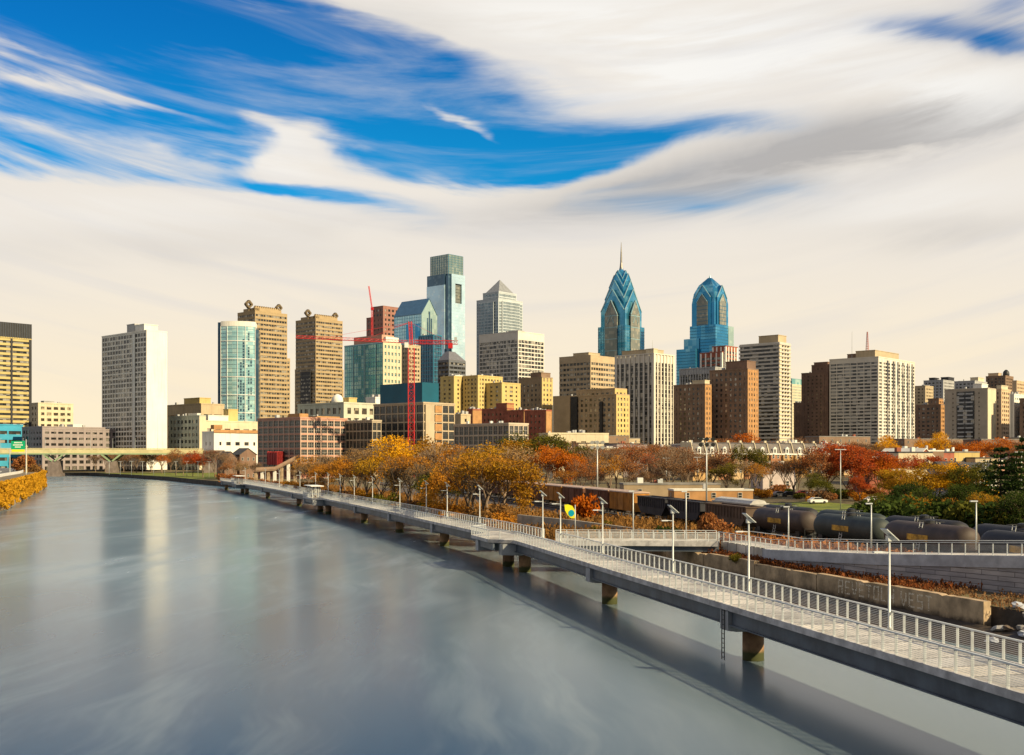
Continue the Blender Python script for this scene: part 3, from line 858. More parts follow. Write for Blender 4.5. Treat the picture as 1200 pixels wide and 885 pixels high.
def make_pine(seed, h=14.0):
    r = random.Random(seed); tr, cr = MB(), MB()
    tr.tube((0, 0, -.4), (.2, .1, h), .24, .04, 8)
    z = h * .10
    while z < h * .97:
        f = 1 - z / h; L = (h * .40) * (f ** .8) * r.uniform(.75, 1.1) + .4
        n = r.randint(4, 6); a0 = r.uniform(0, 6)
        for k in range(n):
            a = a0 + 2 * PI * k / n + r.uniform(-.4, .4); l = L * r.uniform(.6, 1.1)
            tip = Vector((l * math.cos(a), l * math.sin(a), z + l * r.uniform(-.05, .28)))
            tr.tube((.2 * z / h, .1 * z / h, z), tip, .06, .02, 4, False)
            for _ in range(int(26 + 30 * l / 3)):
                u = r.uniform(.2, 1.05); p = Vector((0, 0, z)).lerp(tip, u) + Vector((r.gauss(0, .34), r.gauss(0, .34), r.gauss(.08, .14)))
                leaf(cr, p, .24 * r.uniform(.7, 1.3), r)
        z += h * r.uniform(.05, .085)
    return tr.mesh('trunk', BARK), cr.mesh('crown', L_PINE)
PINES = [make_pine(90 + k) for k in range(2)]
def make_shrub(seed):
    r = random.Random(seed); tr, cr = MB(), MB()
    lob = [(Vector((r.uniform(-1.1, 1.1), r.uniform(-1.1, 1.1), r.uniform(.6, 1.7))), r.uniform(.55, 1.0)) for _ in range(9)]
    for c, q in lob:
        tr.tube((c.x * .15, c.y * .15, -.2), c, .05, .015, 4, False)
        for _ in range(130):
            d = Vector((r.gauss(0, 1), r.gauss(0, 1), r.gauss(0, 1))).normalized() * q * r.uniform(.45, 1.05)
            if (c + d).z > 0: leaf(cr, c + d, .17 * r.uniform(.7, 1.3), r)
    return tr.mesh('trunk', BARK), cr.mesh('crown', L_GOLD)
SHRUB = [make_shrub(120 + k) for k in range(3)]
trng = random.Random(77)
def plant(kind, mat, x, y, h, label, group, wide=1.0, z=None, name='tree', bark=None, cat='tree'):
    ref = 2.5 if kind is SHRUB else (14.0 if kind is PINES else 12.0)
    me = kind[trng.randrange(len(kind))]
    s = h / ref
    o = thing(name, label, cat, (x, y, gz(x, y) if z is None else z), trng.uniform(0, 6.28), group)
    o.scale = (s * wide, s * wide, s)
    a = link('trunk', me[0], o); c = link('crown', me[1], o)
    if bark: a.material_slots[0].link = 'OBJECT'; a.material_slots[0].material = bark
    c.material_slots[0].link = 'OBJECT'; c.material_slots[0].material = mat
    return o
def grove(rows, label, group, name='deciduous_tree', bark=None):
    """rows: (px, Z, height, kind, material, width, adjective)"""
    for k, (px, Z, h, kind, mat, wd, adj) in enumerate(rows):
        plant(kind, mat, PX(px, Z), Z, h, '%s, %s of its row' % (label.replace('*', adj), ORD[k]), group, wd, name=name, bark=bark)
def bwz(px):
    """distance of the boardwalk's bank edge in the direction px"""
    i = min(range(40, NB), key=lambda i: abs(600 + FPX * edge(i, HALF).x / edge(i, HALF).y - px)); return edge(i, HALF).y

# bank between boardwalk and railway: golden wood
r = random.Random(3)
rows = []
for px, dZ, h, kd, mt, adj in ((352, 40, 9, BARE, L_TAN, 'bare tan'), (368, 42, 10, SPARSE, L_TAN, 'thin tan'), (384, 40, 10, LEAFY, L_AMBER, 'amber'), (400, 40, 11, BARE, L_BROWN, 'bare brown'), (416, 40, 11, LEAFY, L_AMBER, 'amber'),
                               (430, 38, 12, SPARSE, L_TAN, 'thin tan'), (446, 34, 11, LEAFY, L_GOLD, 'golden'), (462, 32, 12, BARE, L_BROWN, 'bare brown'), (478, 30, 12, SPARSE, L_AMBER, 'sparse amber'), (494, 30, 11, BARE, L_TAN, 'bare tan'),
                               (512, 28, 10, LEAFY, L_OLIVE, 'olive gold'), (530, 26, 11, LEAFY, L_AMBER, 'amber'), (548, 24, 12, BARE, L_BROWN, 'bare brown'), (564, 24, 12, SPARSE, L_AMBER, 'sparse amber'), (582, 24, 12, LEAFY, L_GOLD, 'golden')):
    rows.append((px, bwz(px) + dZ, h, kd, mt, 1.15, adj))
grove(rows, '* tree close behind the boardwalk railing', 'trees on the bank behind the boardwalk')
rows = []
for px, dZ, h, kd, mt, adj in ((362, 75, 13, SPARSE, L_AMBER, 'sparse amber'), (384, 80, 14, BARE, L_TAN, 'bare tan'), (404, 78, 14, LEAFY, L_AMBER, 'amber'), (424, 76, 15, BARE, L_TAN, 'bare tan'), (444, 74, 16, SPARSE, L_TAN, 'thin tan'),
                               (464, 70, 18, BARE, L_TAN, 'tall bare tan'), (482, 68, 18, LEAFY, L_YELL, 'yellow'), (500, 66, 17, LEAFY, L_GOLD, 'golden'), (518, 62, 16, BARE, L_TAN, 'bare tan'), (536, 60, 15, SPARSE, L_AMBER, 'sparse amber'),
                               (554, 58, 15, BARE, L_TAN, 'bare tan'), (572, 58, 15, LEAFY, L_GOLD, 'golden'), (592, 70, 15, SPARSE, L_TAN, 'thin tan')):
    rows.append((px, bwz(px) + dZ, h * .93, kd, mt, 1.2, adj))
grove(rows, 'taller * tree in the wood behind the boardwalk', 'taller trees of the riverbank wood', bark=BARKG)
# behind the freight train
rows = [(600, 355, 17, LEAFY, L_GOLD, 1.2, 'golden'), (622, 350, 19, LEAFY, L_OLIVE, 1.1, 'olive and gold'), (640, 340, 15, LEAFY, L_ORAN, 1.1, 'orange'), (660, 345, 14, LEAFY, L_ORAN, 1.1, 'rust orange'),
        (676, 352, 15, LEAFY, L_OLIVE, 1.0, 'green'), (700, 350, 15, BARE, L_BROWN, 1.1, 'bare greyish'), (722, 356, 15, BARE, L_RUST, 1.1, 'bare brown'), (742, 362, 15, SPARSE, L_RUST, 1.1, 'rust brown'),
        (760, 350, 13, BARE, L_RED, .9, 'thin pink-red'), (782, 356, 14, BARE, L_BROWN, 1.1, 'bare brown'), (806, 362, 14, BARE, L_RUST, 1.1, 'bare reddish'), (830, 350, 13, BARE, L_BROWN, 1.1, 'bare brown'),
        (851, 330, 13, SPARSE, L_RUST, 1.0, 'rust brown'), (878, 322, 14, LEAFY, L_OLIVE, .75, 'slim olive')]
grove(rows, '* tree in the park behind the freight train', 'park trees behind the freight train', bark=BARKG)
rows = [(612, 420, 15, LEAFY, L_GOLD, 1.2, 'golden'), (640, 430, 15, SPARSE, L_RUST, 1.3, 'rusty'), (668, 425, 14, SPARSE, L_BROWN, 1.3, 'brown'), (694, 430, 15, BARE, L_RUST, 1.3, 'bare rusty'), (716, 420, 14, BARE, L_BROWN, 1.3, 'bare brown'),
        (738, 430, 15, SPARSE, L_RED, 1.2, 'dark red'), (764, 425, 15, SPARSE, L_RUST, 1.2, 'rusty'), (790, 410, 12, SPARSE, L_RUST, 1.2, 'dark rust'), (812, 400, 11, BARE, L_BROWN, 1.2, 'bare brown'), (838, 392, 10, SPARSE, L_RUST, 1.2, 'rusty')]
grove(rows, '* tree in the far park row', 'far row of park trees', bark=BARKG)
rows = []
sr = random.Random(61)
for px in range(664, 940, 17):
    kd, mt, adj = sr.choice([(BARE, L_RUST, 'bare rusty'), (BARE, L_TAN, 'bare tan'), (SPARSE, L_RUST, 'rust'), (SPARSE, L_AMBER, 'amber'), (LEAFY, L_OLIVE, 'olive gold'), (SPARSE, L_BROWN, 'brown')])
    rows.append((px, sr.uniform(312, 335), sr.uniform(7, 12), kd, mt, 1.15, adj))
grove(rows, '* tree in the near row of the park', 'near row of park trees', bark=BARKG)
# red and orange stand by the lawn
rows = [(930, 292, 11, BARE, L_BROWN, 1.1, 'bare dark'), (948, 282, 13, SPARSE, L_RUST, 1.1, 'rust'), (968, 290, 14, LEAFY, L_RED, 1.15, 'red'), (992, 283, 13, LEAFY, L_RED, 1.1, 'red orange'), (1012, 292, 13, LEAFY, L_RED, 1.1, 'deep red'),
        (962, 265, 7, LEAFY, L_OLIVE, 1.2, 'small olive gold'), (1030, 290, 11, LEAFY, L_ORAN, 1.1, 'orange red'), (1052, 330, 10, SPARSE, L_RED, 1.2, 'red'), (1082, 335, 10, LEAFY, L_RED, 1.15, 'scarlet'), (1008, 262, 6.5, LEAFY, L_RED, .9, 'small red')]
grove(rows, '* tree in the stand beside the lawn', 'red and orange trees beside the lawn')
rows = [(1036, 440, 15, LEAFY, L_YELL, .75, 'bright yellow'), (1048, 470, 17, LEAFY, L_YELL, .8, 'tall bright yellow'), (1078, 440, 15, LEAFY, L_YELL, .75, 'bright yellow'), (1092, 470, 18, LEAFY, L_YELL, .75, 'tall bright yellow'), (1060, 430, 10, BARE, L_RUST, 1, 'bare rusty'),
        (1138, 430, 13, LEAFY, L_ORAN, 1.2, 'orange'), (1158, 440, 15, LEAFY, L_ORAN, 1.2, 'tall orange'), (1120, 470, 15, BARE, L_RUST, 1.2, 'bare rusty'), (1185, 450, 14, SPARSE, L_RUST, 1.3, 'rusty'), (1198, 430, 13, BARE, L_RUST, 1.2, 'bare rusty'),
        (1006, 455, 14, BARE, L_BROWN, 1.3, 'bare brown'), (985, 480, 14, BARE, L_RUST, 1.2, 'bare rusty'), (1018, 480, 13, BARE, L_BROWN, 1.2, 'bare brown'), (862, 560, 20, LEAFY, L_ORAN, 1.3, 'broad orange gold'), (845, 570, 17, SPARSE, L_RUST, 1.3, 'rust'),
        (900, 575, 17, BARE, L_RUST, 1.3, 'bare rusty'), (932, 590, 18, BARE, L_RUST, 1.2, 'bare dark')]
grove(rows, '* street tree among the rowhouse roofs', 'street trees among the rowhouses', bark=BARKG)
rows = []
sr = random.Random(31)
for px in range(650, 1212, 16):
    Z = sr.uniform(455, 620) if px < 1010 else sr.uniform(390, 560)
    kd, mt, adj = sr.choice([(BARE, L_RUST, 'bare rusty'), (BARE, L_BROWN, 'bare brown'), (BARE, L_TAN, 'bare tan'), (SPARSE, L_RUST, 'rust'), (SPARSE, L_BROWN, 'brown')])
    rows.append((px, Z, PZ(sr.uniform(514, 527), Z) - gz(PX(px, Z), Z), kd, mt, 1.25, adj))
grove(rows, '* back-street tree between the low roofs', 'back-street trees between the low roofs', bark=BARKG)
rows = []
for k, px in enumerate(range(112, 206, 11)):
    rows.append((px, 862 if px < 175 else 850, 13 + (k * 7) % 5, (BARE, SPARSE)[k % 2], (L_BROWN, L_RUST, L_TAN)[k % 3], 1.3, ('bare brown', 'rust', 'bare tan', 'brown', 'bare rusty', 'tan')[(k % 2) + 2 * (k % 3)]))
grove(rows, '* tree behind the road bridge', 'trees behind the road bridge', bark=BARKG)
# evergreens over the tank cars
rows = [(1048, 190, 7.2, LEAFY, L_GREEN, 1.25, 'dark green'), (1072, 186, 7.8, LEAFY, L_GREEN, 1.1, 'dark green'), (1098, 182, 6.8, LEAFY, L_GREEN, 1.3, 'dark green'), (1122, 178, 7.6, LEAFY, L_GREEN, 1.2, 'dark green'), (1146, 172, 7, LEAFY, L_GREEN, 1.2, 'dark green'),
        (1060, 215, 9, LEAFY, L_GOLD, 1.1, 'gold'), (1092, 216, 10, LEAFY, L_GOLD, 1.2, 'golden'), (1116, 214, 10, LEAFY, L_YELL, 1.2, 'yellow'), (1144, 210, 10, LEAFY, L_OLIVE, 1.0, 'olive yellow'), (1152, 180, 8, LEAFY, L_OLIVE, .8, 'olive yellow'), (1078, 174, 6, LEAFY, L_GOLD, 1.2, 'low golden'), (1112, 170, 5.5, SPARSE, L_AMBER, 1.2, 'low amber'), (1040, 180, 6, LEAFY, L_OLIVE, 1.1, 'low olive'), (1156, 168, 6.5, LEAFY, L_GOLD, 1.0, 'low yellowish'), (1180, 160, 7, LEAFY, L_GREEN, 1.2, 'low dark green'), (1208, 150, 7, LEAFY, L_GREEN, 1.2, 'low dark green')]
grove(rows, '* tree leaning over the tank wagons', 'trees over the tank wagons')
for px, Z, h, adj in ((1172, 178, 13.5, 'tall'), (1204, 176, 15, 'tallest'), (1192, 196, 12, 'smaller'), (1160, 190, 9, 'short')):
    plant(PINES, L_PINE, PX(px, Z), Z, h, '%s dark pine with layered branches above the last tank wagons' % adj, 'pines above the tank wagons', 1.1, name='pine_tree')
# park by the far bank
rows = []
for k, (px, Z, h, kd, mt, adj) in enumerate(((238, 640, 15, LEAFY, L_RED, 'dark red'), (226, 655, 12, LEAFY, L_RED, 'small dark red'), (252, 625, 16, BARE, L_BROWN, 'bare dark'), (262, 600, 12, SPARSE, L_RUST, 'rust'), (206, 730, 17, SPARSE, L_RUST, 'rust'), (190, 770, 13, SPARSE, L_ORAN, 'orange brown'),
                              (176, 800, 16, BARE, L_BROWN, 'bare brown'), (160, 815, 15, SPARSE, L_RUST, 'rusty'), (215, 700, 12, BARE, L_BROWN, 'bare brown'), (110, 925, 16, SPARSE, L_RUST, 'rusty'), (96, 930, 16, BARE, L_RUST, 'bare rusty'), (84, 935, 15, SPARSE, L_RED, 'reddish'),
                              (124, 905, 15, BARE, L_BROWN, 'bare brown'), (48, 960, 17, BARE, L_BROWN, 'bare brown'), (34, 965, 17, SPARSE, L_RUST, 'rusty'), (140, 880, 15, SPARSE, L_BROWN, 'brown'), (275, 560, 12, BARE, L_RUST, 'bare rust'), (258, 570, 14, BARE, L_BROWN, 'bare brown'), (268, 552, 9, SPARSE, L_RUST, 'low rust'), (286, 540, 9, SPARSE, L_TAN, 'thin tan'), (300, 530, 9, BARE, L_BROWN, 'small bare brown'))):
    rows.append((px, Z, h, kd, mt, 1.2, adj))
grove(rows, '* tree in the far bank park', 'trees in the far bank park', bark=BARKG)
for k, (px, Z, h, mt, lab) in enumerate(((700, 158, 1.8, L_OLIVE, 'rounded green shrub in the dry brush past the junction'), (706, 166, 2.2, L_OLIVE, 'larger green shrub in the dry brush past the junction'), (782, 150, 2.6, L_GREEN, 'dark green shrub beside the second ramp lamp post'), (688, 190, 6, L_ORAN, 'slim orange shrub in front of the brown boxcars'),
                                (834, 152, 4.5, L_RUST, 'upright rust shrub in front of the dark hopper wagons'), (846, 148, 3.4, L_RUST, 'smaller rust shrub next to the ramp start'), (863, 122, 1.1, L_OLIVE, 'bright green shrub on the slope over the sea wall'))):
    plant(SHRUB, mt, PX(px, Z), Z, h, lab, 'shrubs between railway and walkway', .7 if h > 4 else 1.1, name='shrub', cat='shrub')
k = 0
for px in range(1034, 1212, 11):
    Z = 172 - (px - 1034) * .13
    plant(SHRUB, (L_GREEN, L_PINE, L_OLIVE, L_GREEN)[k % 4], PX(px, Z), Z, trng.uniform(3.5, 6.5), '%s shrub under the trees by the tank wagons, %s along from the lawn' % (('dark green', 'dark green', 'olive', 'dark green')[k % 4], ORD[k]), 'shrubs under the trees by the tank wagons', 1.2, name='shrub', cat='shrub'); k += 1
k = 0
for px in range(640, 1030, 11):
    Z = trng.uniform(282, 322) if px < 930 else trng.uniform(266, 285)
    plant(SHRUB, (L_RUST, L_OLIVE, L_BROWN, L_GREEN, L_AMBER)[(k * 3) % 5], PX(px, Z), Z, trng.uniform(1.5, 3.2), '%s hedge shrub in the park behind the train, %s along from the boxcars' % (('rust', 'olive', 'brown', 'dark green', 'amber')[(k * 3) % 5], ORD[k]), 'hedge shrubs in the park behind the train', 1.5, name='shrub', cat='shrub'); k += 1
k = 0
for px in range(368, 604, 12):
    Z = bwz(px) + 9 + trng.uniform(0, 8)
    plant(SHRUB, trng.choice([L_GOLD, L_OLIVE, L_OLIVE, L_BRUSH, L_BROWN, L_AMBER]), PX(px, Z), Z, trng.uniform(2.4, 4.6), 'leafy shrub at the water edge under the golden wood, %s along from the far end' % ORD[k], 'shrubs along the water edge', 1.25, name='shrub', cat='shrub'); k += 1
k = 0
for px in range(262, 362, 14):
    Z = bwz(max(px, 268)) + 14 + trng.uniform(0, 12)
    plant(SHRUB, trng.choice([L_OLIVE, L_GOLD, L_BRUSH, L_RUST]), PX(px, Z), Z, trng.uniform(3, 5), 'low shrub behind the far stretch of boardwalk, %s along from the park' % ORD[k], 'shrubs behind the far boardwalk', 1.3, name='shrub', cat='shrub'); k += 1

def brush(name, mat, n, fx, hmin, hmax, seed):
    r = random.Random(seed); mb = MB()
    for _ in range(n):
        x, y, z = fx(r); h = r.uniform(hmin, hmax)
        for _ in range(5):
            a = r.uniform(0, 6.28); ln = h * r.uniform(.2, .7)
            p = Vector((x + r.gauss(0, .25), y + r.gauss(0, .25), z - .05)); q = p + Vector((math.cos(a) * ln, math.sin(a) * ln, h * r.uniform(.5, 1)))
            wd = Vector((-math.sin(a), math.cos(a), 0)) * .07 * h
            mb.add([tuple(p - wd * .5), tuple(p + wd * .5), tuple(q + wd), tuple(q - wd)], [(0, 1, 2, 3)])
        for _ in range(4):
            leaf(mb, Vector((x + r.gauss(0, .4), y + r.gauss(0, .4), z + h * r.uniform(.2, 1))), .15, r)
    return struct(mb.build(name, mat), 'stuff')
def _tag(o, lab, cat): o['label'] = lab; o['category'] = cat
def fxa(r):
    t_ = r.random(); y = 76 + t_ * 60
    xa = 37.2 - (y - 86) * .335 + .5; xb = 27.6 + max(0, (119 - y)) * .60
    x = xa + (max(xb, xa + 1.2) - xa) * r.random()
    return x, y, gz(x, y)
def fxa2(r):
    while True:
        x, y, z = fxa(r)
        if y > 96: return x, y, z
def fxa3(r):
    while True:
        x, y, z = fxa(r)
        if y < 104: return x, y, z
o = brush('undergrowth', L_BROWN, 350, fxa3, .2, .6, 11); _tag(o, 'thin brown weeds at the foot of the tall stone wall', 'weeds')
o = brush('undergrowth', L_REDBR, 900, fxa2, .3, .9, 1); _tag(o, 'reddish brown weeds on the slope between sea wall and stone wall', 'weeds')
def fxb(r):
    px = r.uniform(612, 880); Z = r.uniform(140, 196) if px > 640 else r.uniform(160, 200)
    return PX(px, Z), Z, gz(PX(px, Z), Z)
o = brush('undergrowth', L_BRUSH, 2600, fxb, .6, 2.2, 2); _tag(o, 'tall dry orange brush between the connecting bridge and the train', 'brush')
def fxc(r):
    i = r.randrange(near_i(150), near_i(455)); p = edge(i, HALF + r.uniform(8, 30)); return p.x, p.y, gz(p.x, p.y)
def fxd(r):
    px = r.uniform(850, 1215); t_ = (px - 850) / 350; Z = 141 - 37 * t_ + r.uniform(-5, 6); x = PX(px, Z)
    return x, Z, gz(x, Z)
o = brush('undergrowth', L_RUST, 1500, fxd, .8, 2.2, 4); _tag(o, 'dark rusty weeds along the rails behind the ramp railing', 'weeds')
o = brush('undergrowth', L_BRUSH, 3200, fxc, .5, 1.8, 3); _tag(o, 'fallen leaves and low brush under the golden wood', 'brush')

# ------------------------------------------------------------------ city
CREAM = M('cream_masonry', (.60, .52, .37), .85, 0, .12, .08, streak=True)
TAN = M('tan_stone', (.46, .37, .24), .85, 0, .12, .08, streak=True)
YELST = M('yellow_stone', (.55, .42, .17), .85, 0, .12, .08, streak=True)
WHITM = M('white_concrete', (.72, .70, .65), .8, 0, .08, .06, streak=True)
GREYM = M('grey_concrete_facade', (.40, .40, .40), .85, 0, .12, .08, streak=True)
BRICKB = M('brown_brick', (.235, .155, .105), .9, 0, .2, .12, streak=True)
BRICKD = M('dark_brown_brick', (.20, .125, .09), .9, 0, .2, .12, streak=True)
BRICKR = M('red_brick', (.29, .095, .06), .9, 0, .25, .3)
BRICKO = M('orange_brick', (.40, .215, .09), .9, 0, .2, .3)
PINKM = M('pink_masonry', (.50, .27, .20), .85, 0, .15, .1, streak=True)
PEACH = M('peach_masonry', (.56, .41, .26), .85, 0, .15, .1)
MAUVE = M('mauve_concrete', (.29, .245, .24), .9, 0, .15, .1, streak=True)
BLKM = M('black_cladding', (.03, .03, .033), .5, .2, .2, .2)
YELB = M('yellow_spandrel', (.46, .37, .15), .6, .1, .12, .1)
BLUEB = M('blue_panel', (.04, .30, .46), .5, 0, .15, .1)
TEALB = M('dark_teal_cladding', (.002, .085, .14), .55, 0, .12, .1)
COMT = M('bronze_stone', (.38, .28, .155), .75, 0, .1, .1)
G_DARK = G('smoked_glass', (.02, .023, .026), (.42, .39, .33), .12, .3, 3.0, 3.6, .35)
G_WARM = G('warm_dark_glass', (.05, .04, .032), (.42, .35, .24), .15, .3, 3.0, 3.3, .3)
G_TEAL = G('teal_glass', (.17, .42, .41), (.46, .66, .58), .1, .45, 5.0, 6.0, .4)
G_CYAN = G('cyan_glass', (.36, .66, .70), (.62, .84, .80), .12, .4, 4.5, 4.2, .3)
G_BLUE = G('blue_tower_glass', (.045, .27, .46), (.18, .46, .62), .08, .6, 6.4, 8.0, .35)
G_BLU2 = G('deep_blue_tower_glass', (.025, .24, .47), (.10, .40, .62), .08, .6, 6.4, 8.0, .3)
G_GREY = G('grey_stone_and_glass', (.20, .22, .20), (.36, .34, .28), .3, .2, 3.2, 4.0, .3)
G_LITE = G('pale_reflective_glass', (.52, .72, .82), (.66, .82, .88), .14, .4, 3.4, 4.2, .2)
G_COMB = G('blue_grey_glass', (.30, .52, .60), (.44, .66, .70), .1, .7, 3.4, 4.2, .2)
G_PALE = G('pale_green_glass', (.40, .55, .50), (.55, .68, .60), .15, .5, 3.2, 4.0, .2)
G_SLAT = G('slate_blue_glass', (.05, .11, .17), (.12, .2, .26), .12, .5, 3.2, 4.0, .25)
LINEM = M('pale_metal_trim', (.30, .46, .50), .4, .3, .08, .5)
BLINE = M('blue_metal_trim', (.05, .23, .34), .4, .4, .08, .5)

class Bld:
    def __init__(s, name, label, l, c, r, Z, rot=48.0, b=None, a=None, cat='tower', group=None):
        s.Z = Z; s.rot = rad(rot)
        cx = PX(c, Z); dR = (math.cos(s.rot), math.sin(s.rot)); dL = (-math.sin(s.rot), math.cos(s.rot))
        def slv(px, d):
            k = (px - 600) / FPX; return (k * Z - cx) / (d[0] - k * d[1])
        s.a = a if a else slv(r, dR); s.b = b if b else slv(l, dL)
        s.zb = gz(cx, Z) if Z < 700 else 10.5
        s.root = thing(name, label, cat, (cx, Z, s.zb), s.rot, group)
        s.P = {}
    def H(s, py): return PZ(py, s.Z) - s.zb
    def mb(s, part): return s.P.setdefault(part, MB())
    def block(s, x0, x1, y0, y1, z0, z1, fh, bf, bay, pw, d=.4, pd=.08, blank='', sfx='', para=1.0, roof=True, cap=0.0, sun=False):
        s.mb('glazing' + sfx).box(x0, x1, y0, y1, z0, z1)
        n = max(1, round((z1 - max(z0, 0)) / fh)); fh = (z1 - z0 - cap) / max(1, round((z1 - z0 - cap) / fh))
        if bf > 0:
            m = s.mb('spandrel' + sfx); z = z1 - cap
            while z > z0 + .1:
                m.box(x0 - d, x1 + d, y0 - d, y1 + d, max(z0, z - fh * bf), z); z -= fh
        if cap: s.mb('spandrel' + sfx).box(x0 - d - .02, x1 + d + .02, y0 - d - .02, y1 + d + .02, z1 - cap, z1 + .01)
        e = d + pd
        if pw > 0:
            m = s.mb('pier' + sfx)
            for (L0, L1, side) in ((x0, x1, 'S'), (x0, x1, 'N'), (y0, y1, 'W'), (y0, y1, 'E')):
                k = max(1, round((L1 - L0) / bay)); 
                for i in range(1, k):
                    u = L0 + (L1 - L0) * i / k
                    if side == 'S': m.box(u - pw / 2, u + pw / 2, y0 - e, y0 + .05, z0, z1 - .06)
                    if side == 'N': m.box(u - pw / 2, u + pw / 2, y1 - .05, y1 + e, z0, z1 - .06)
                    if side == 'W': m.box(x0 - e, x0 + .05, u - pw / 2, u + pw / 2, z0, z1 - .06)
                    if side == 'E': m.box(x1 - .05, x1 + e, u - pw / 2, u + pw / 2, z0, z1 - .06)
            f = e + .03
            for X in (x0, x1):
                for Y in (y0, y1):
                    m.box(X - f if X == x0 else X - pw, X + pw if X == x0 else X + f, Y - f if Y == y0 else Y - pw, Y + pw if Y == y0 else Y + f, z0, z1 - .04)
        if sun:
            # sunlit south side painted in: a frame of its own in a brighter colour
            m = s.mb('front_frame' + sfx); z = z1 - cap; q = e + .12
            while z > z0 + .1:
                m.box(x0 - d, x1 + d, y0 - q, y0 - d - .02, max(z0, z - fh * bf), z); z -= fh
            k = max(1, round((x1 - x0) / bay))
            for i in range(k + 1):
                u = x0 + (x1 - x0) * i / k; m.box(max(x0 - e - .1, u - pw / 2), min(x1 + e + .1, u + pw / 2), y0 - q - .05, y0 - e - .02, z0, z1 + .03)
        g = e + .12
        for q in blank:
            m = s.mb('end_wall' + sfx)
            if q == 'S': m.box(x0 - g, x1 + g, y0 - g, y0 - .01, z0, z1 + .02)
            if q == 'W': m.box(x0 - g, x0 - .01, y0 - g, y1 + g, z0, z1 + .02)
            if q == 'E': m.box(x1 + .01, x1 + g, y0 - g, y1 + g, z0, z1 + .02)
            if q == 'N': m.box(x0 - g, x1 + g, y1 + .01, y1 + g, z0, z1 + .02)
        if roof:
            m = s.mb('roof'); g += .05
            m.box(x0 - .3, x1 + .3, y0 - .3, y1 + .3, z1 + .03, z1 + .3)
            if para: s.mb('parapet' + sfx).ring(x0 - g, x1 + g, y0 - g, y1 + g, z1 + .02, z1 + para, .5)
    def done(s, mats):
        for k, m in s.P.items():
            mt = mats.get(k) or mats.get(k.split('.')[0]) or mats['*']
            m.build(k.split('.')[0], mt, s.root)
        return s.root

def tower(name, label, l, c, r, Z, ytop, wall, glass, fh=3.7, bf=.45, bay=5.0, pw=1.0, rot=48, b=None, a=None, d=.4, pd=.08, blank='', steps=(), pent=(), roofm=ROOFG, pier=None, cap=0.0, endw=None, cat='tower', para=1.0, group=None, clutter=True, front=None):
    B = Bld(name, label, l, c, r, Z, rot, b, a, cat, group)
    a_, b_ = B.a, B.b
    B.block(0, a_, 0, b_, -7, B.H(ytop), fh, bf, bay, pw, d, pd, blank, '', para, True, cap, bool(front))
    for k, (u0, u1, v0, v1, yt) in enumerate(steps):
        B.block(u0 * a_, u1 * a_, v0 * b_, v1 * b_, B.H(ytop) - .5 if (u0 >= 0 and u1 <= 1 and v0 >= 0 and v1 <= 1) else -7 + .3 * (k + 1), B.H(yt), fh, bf, bay, pw, d - .05 - .04 * k, pd, blank, '', para, True, cap, bool(front))
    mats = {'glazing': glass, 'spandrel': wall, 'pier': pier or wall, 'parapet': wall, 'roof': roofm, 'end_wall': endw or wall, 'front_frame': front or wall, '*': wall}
    for k, (u0, u1, v0, v1, yb, yt, mt) in enumerate(pent):
        m = MB(); m.box(u0 * a_, u1 * a_, v0 * b_, v1 * b_, B.H(yb) - .4, B.H(yt)); m.box(u0 * a_ - .25, u1 * a_ + .25, v0 * b_ - .25, v1 * b_ + .25, B.H(yt) + .01, B.H(yt) + .6); m.build('penthouse', mt, B.root)
    root = B.done(mats)
    if clutter:
        rr = random.Random(int(c * 7 + Z)); m = MB(); zt = B.H(ytop)
        for _ in range(6):
            x, y, q, h = rr.uniform(.1, .85) * a_, rr.uniform(.1, .85) * b_, rr.uniform(.8, 2.2), rr.uniform(1.2, 3.2)
            m.box(x, x + q, y, y + q * rr.uniform(.6, 1.5), zt + .2, zt + h)
        m.build('rooftop_units', GREYM, root)
    return B
def mast(parent, x, y, z0, z1, r0=.5, r1=.1, m=STEEL, name='antenna'):
    q = MB(); q.tube((x, y, z0), (x, y, z1), r0, r1, 6); return q.build(name, m, parent)

B = tower('office_tower', 'black office tower with yellow floor bands cut off by the picture edge', -48, -34, 36, 950, 393, YELB, G_DARK, 4.3, .5, 16, 1.8, pier=BLKM, pd=.2, clutter=False)
m = MB(); g = .7; m.box(-g, B.a + g, -g, B.b + g, B.H(393) + .2, B.H(374)); m.build('crown', BLKM, B.root)
m = MB()
for k in range(26):
    x = B.a * k / 25; m.box(x - .25, x + .25, -g - .35, -g - .01, B.H(392), B.H(374.5))
m.build('crown_rib', M('dark_rib', (.06, .07, .09), .5, .3), B.root); mast(B.root, B.a * .35, 5, B.H(374), B.H(358))
tower('low_block', 'small cream office block with a shaded side just right of the black tower', 37, 45, 85, 1040, 473, CREAM, G_WARM, 5.5, .5, 7, 2.2, pent=((.2, .5, .2, .6, 473, 470, GREYM),), cat='building')
tower('parking_garage', 'bright blue clad parking garage below the black tower', -40, -26, 26, 868, 498, BLUEB, G_DARK, 7.5, .62, 12, 1.2, cat='garage', clutter=False)
tower('parking_garage', 'long mauve-grey parking garage with three rows of openings by the road bridge', 27, 50, 122, 858, 501, MAUVE, G_DARK, 4.6, .42, 5.6, 1.5, d=.5, cat='garage', steps=((-.0, 1.35, .0, .6, 503),), pent=((.55, .7, .2, .5, 501, 497, WHITM),))
